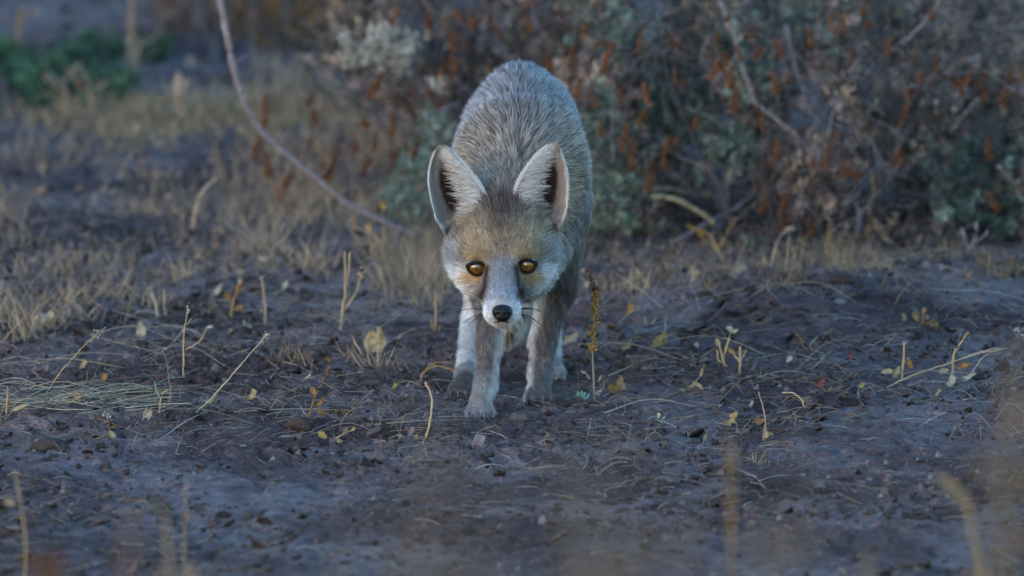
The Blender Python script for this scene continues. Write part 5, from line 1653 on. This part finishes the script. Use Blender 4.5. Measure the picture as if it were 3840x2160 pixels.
clod('smooth rounded grey stone half sunk in the soil beside a dark clod', *z7(622, 612), .0095, (1, .8, 1), (.15, .14, .14), 'stone', 'stone', rough=.08)
clod('dark crusty clod leaning on the rounded grey stone', *z7(672, 575), .0098, (.85, .8, 1.1), (.050, .036, .030), rough=.4)
clod('flat bluish stone behind the olive leaf', *z7(455, 552), .010, (1.1, .8, .45), (.14, .13, .13), 'stone', 'stone', rough=.12)
clod('dark lump on the right rim of the hummock', *z7(1565, 400), .009, (1.6, .9, .8), (.055, .04, .035), rough=.35)
clod('dark flat clod at the left front edge of the soil', 52, 453, .014, (1.5, .9, .7), (.055, .042, .038), rough=.35)
clod('broken clod in front of the fox\'s forward paw', 520, 424, .009, (1.3, .9, .7), (.10, .08, .075), rough=.3)
clod('dark clod lying right in front of the fox\'s left front paw', 560, 408, .009, (1.3, .9, .8), (.06, .046, .042), rough=.35)
clod('low clod between the slanting brown stem and the grey branching stick', *z7(1190, 1080), .010, (1.5, .9, .6), (.05, .04, .036), rough=.35)
clod('small pale round pebble by the far stub\'s arched straw', *z7(1550, 500), .006, (1.3, .9, .7), (.15, .14, .14), 'stone', 'stone', rough=.1)
clod('lump of dark soil beside the brown twig\'s foot', *z6(1670, 1075), .012, (1.2, .9, .8), (.06, .045, .04), rough=.35)
clod('brown clod at the right end of the dark soil strip beyond the fox', *z6(1890, 985), .008, (1.5, .9, .7), (.06, .045, .04), rough=.35)

# ------------------------------------------------------------ blurred plants close to the camera
def near_stalk(label, u, top, Y, col, r=.004, group=None, leaves=3, ll=1.):
    q = W(u, top, Y); b0 = np.array([q[0] + rng.normal(0, .02), Y, 0.]); b0[2] = gz1(b0[0], b0[1])
    t = thing('dry_stalk', label, 'stalk', b0, group)
    mb = MB(); tube(mb, [b0 - [0, 0, .005], b0 * .5 + q * .5 + [rng.normal(0, .012), 0, 0], q], r, r * .6, col, n=14); part('stem', mb, M_STRAW, t)
    for k in range(leaves):
        f = rng.uniform(.75, 1); mb = MB()
        crumple_leaf(mb, b0 + (q - b0) * f, (rng.normal(), rng.normal() * .4, rng.uniform(.2, 1)), (0, -1, .5), rng.uniform(.02, .04) * ll, .010 * ll ** .5, rng.uniform(-1, 1), col, np.asarray(col) * .7)
        part('leaf', mb, M_LEAF, t)
    return t


NEAR = [(131, 505, -5.2, RUST2 * .8, 'rust-brown blurred stalk close to the viewpoint, before the straw heap'),
        (164, 506, -3.4, DRYL * .7, 'blurred tan stalk with leafy top, before the straw heap'),
        (1016, 335, -5.4, DRYL * .5, 'dark blurred stalk reaching up before the white-flowered sprig'),
        (1006, 392, -6.0, DRYL * .5, 'shorter dark blurred stalk beside the tall one by the white-flowered sprig'),
        (53, 548, -5.0, RUST2 * .6, 'low rust-brown blurred stalk standing before the dark flat clod'),
        (186, 476, -1.9, TAN * .9, 'slim tan stalk standing before the white L-shaped stem'),
        (726, 434, -3.2, OCH * .8, 'blurred stalk with yellow tip before the frayed brown stem'),
        (735, 438, -3.2, OCH * .8, 'smaller yellow-tipped blurred stalk next to its twin'),
        (15, 470, -1.7, TAN, 'pale tan stalk standing before the curled leaf stub'),
        (868, 545, -4.4, DRYL * .6, 'low blurred grey-brown stalk before the grey branching stick'),
        (968, 500, -3.4, TAN * .6, 'blurred tan stalk before the long straight grey stick')]
for (u, top, Y, c, lb) in NEAR:
    near_stalk(lb, u, top, Y, c, .0011 if Y > -3.3 else .0036, leaves=1 if Y > -3.3 else 3, ll=.35 if Y > -3.3 else 1)
for (u, top, Y) in ((560, 440, -6.6), (480, 490, -7.0), (690, 505, -6.4), (590, 470, -7.2), (440, 430, -7.4), (620, 520, -6.8), (400, 520, -6.4), (760, 520, -6.6)):
    near_stalk('faint dark blurred stalk very close to the viewpoint, before the fox', u, top, Y, DRYL * .42, .0030, 'faint stalks very close to the viewpoint', 2)
for (u, top, Y, n) in ((420, 552, -7.0, 40), (500, 545, -7.2, 44), (570, 540, -7.0, 44), (640, 545, -7.2, 44), (720, 550, -6.8, 40), (300, 556, -6.6, 30), (800, 556, -6.6, 30), (900, 560, -6.2, 30), (200, 566, -6.2, 24), (90, 566, -6.0, 24), (990, 552, -6.0, 30)):
    q = W(u, top, Y); b0 = np.array([q[0], Y, gz1(q[0], Y)])
    mb = MB(); grass(mb, b0, n, q[2] * 1.04, .0016, DRYL * .6, .035, .035)
    solo('grass_tuft', mb, M_STRAW, 'blurred tall brown grass clump close to the viewpoint, well before the fox', 'grass', b0, 'grass clumps standing well before the fox')

print('tris', sum(len(o.data.polygons) for o in C.objects if o.type == 'MESH'))
print('things', len([o for o in C.objects if o.parent is None]))
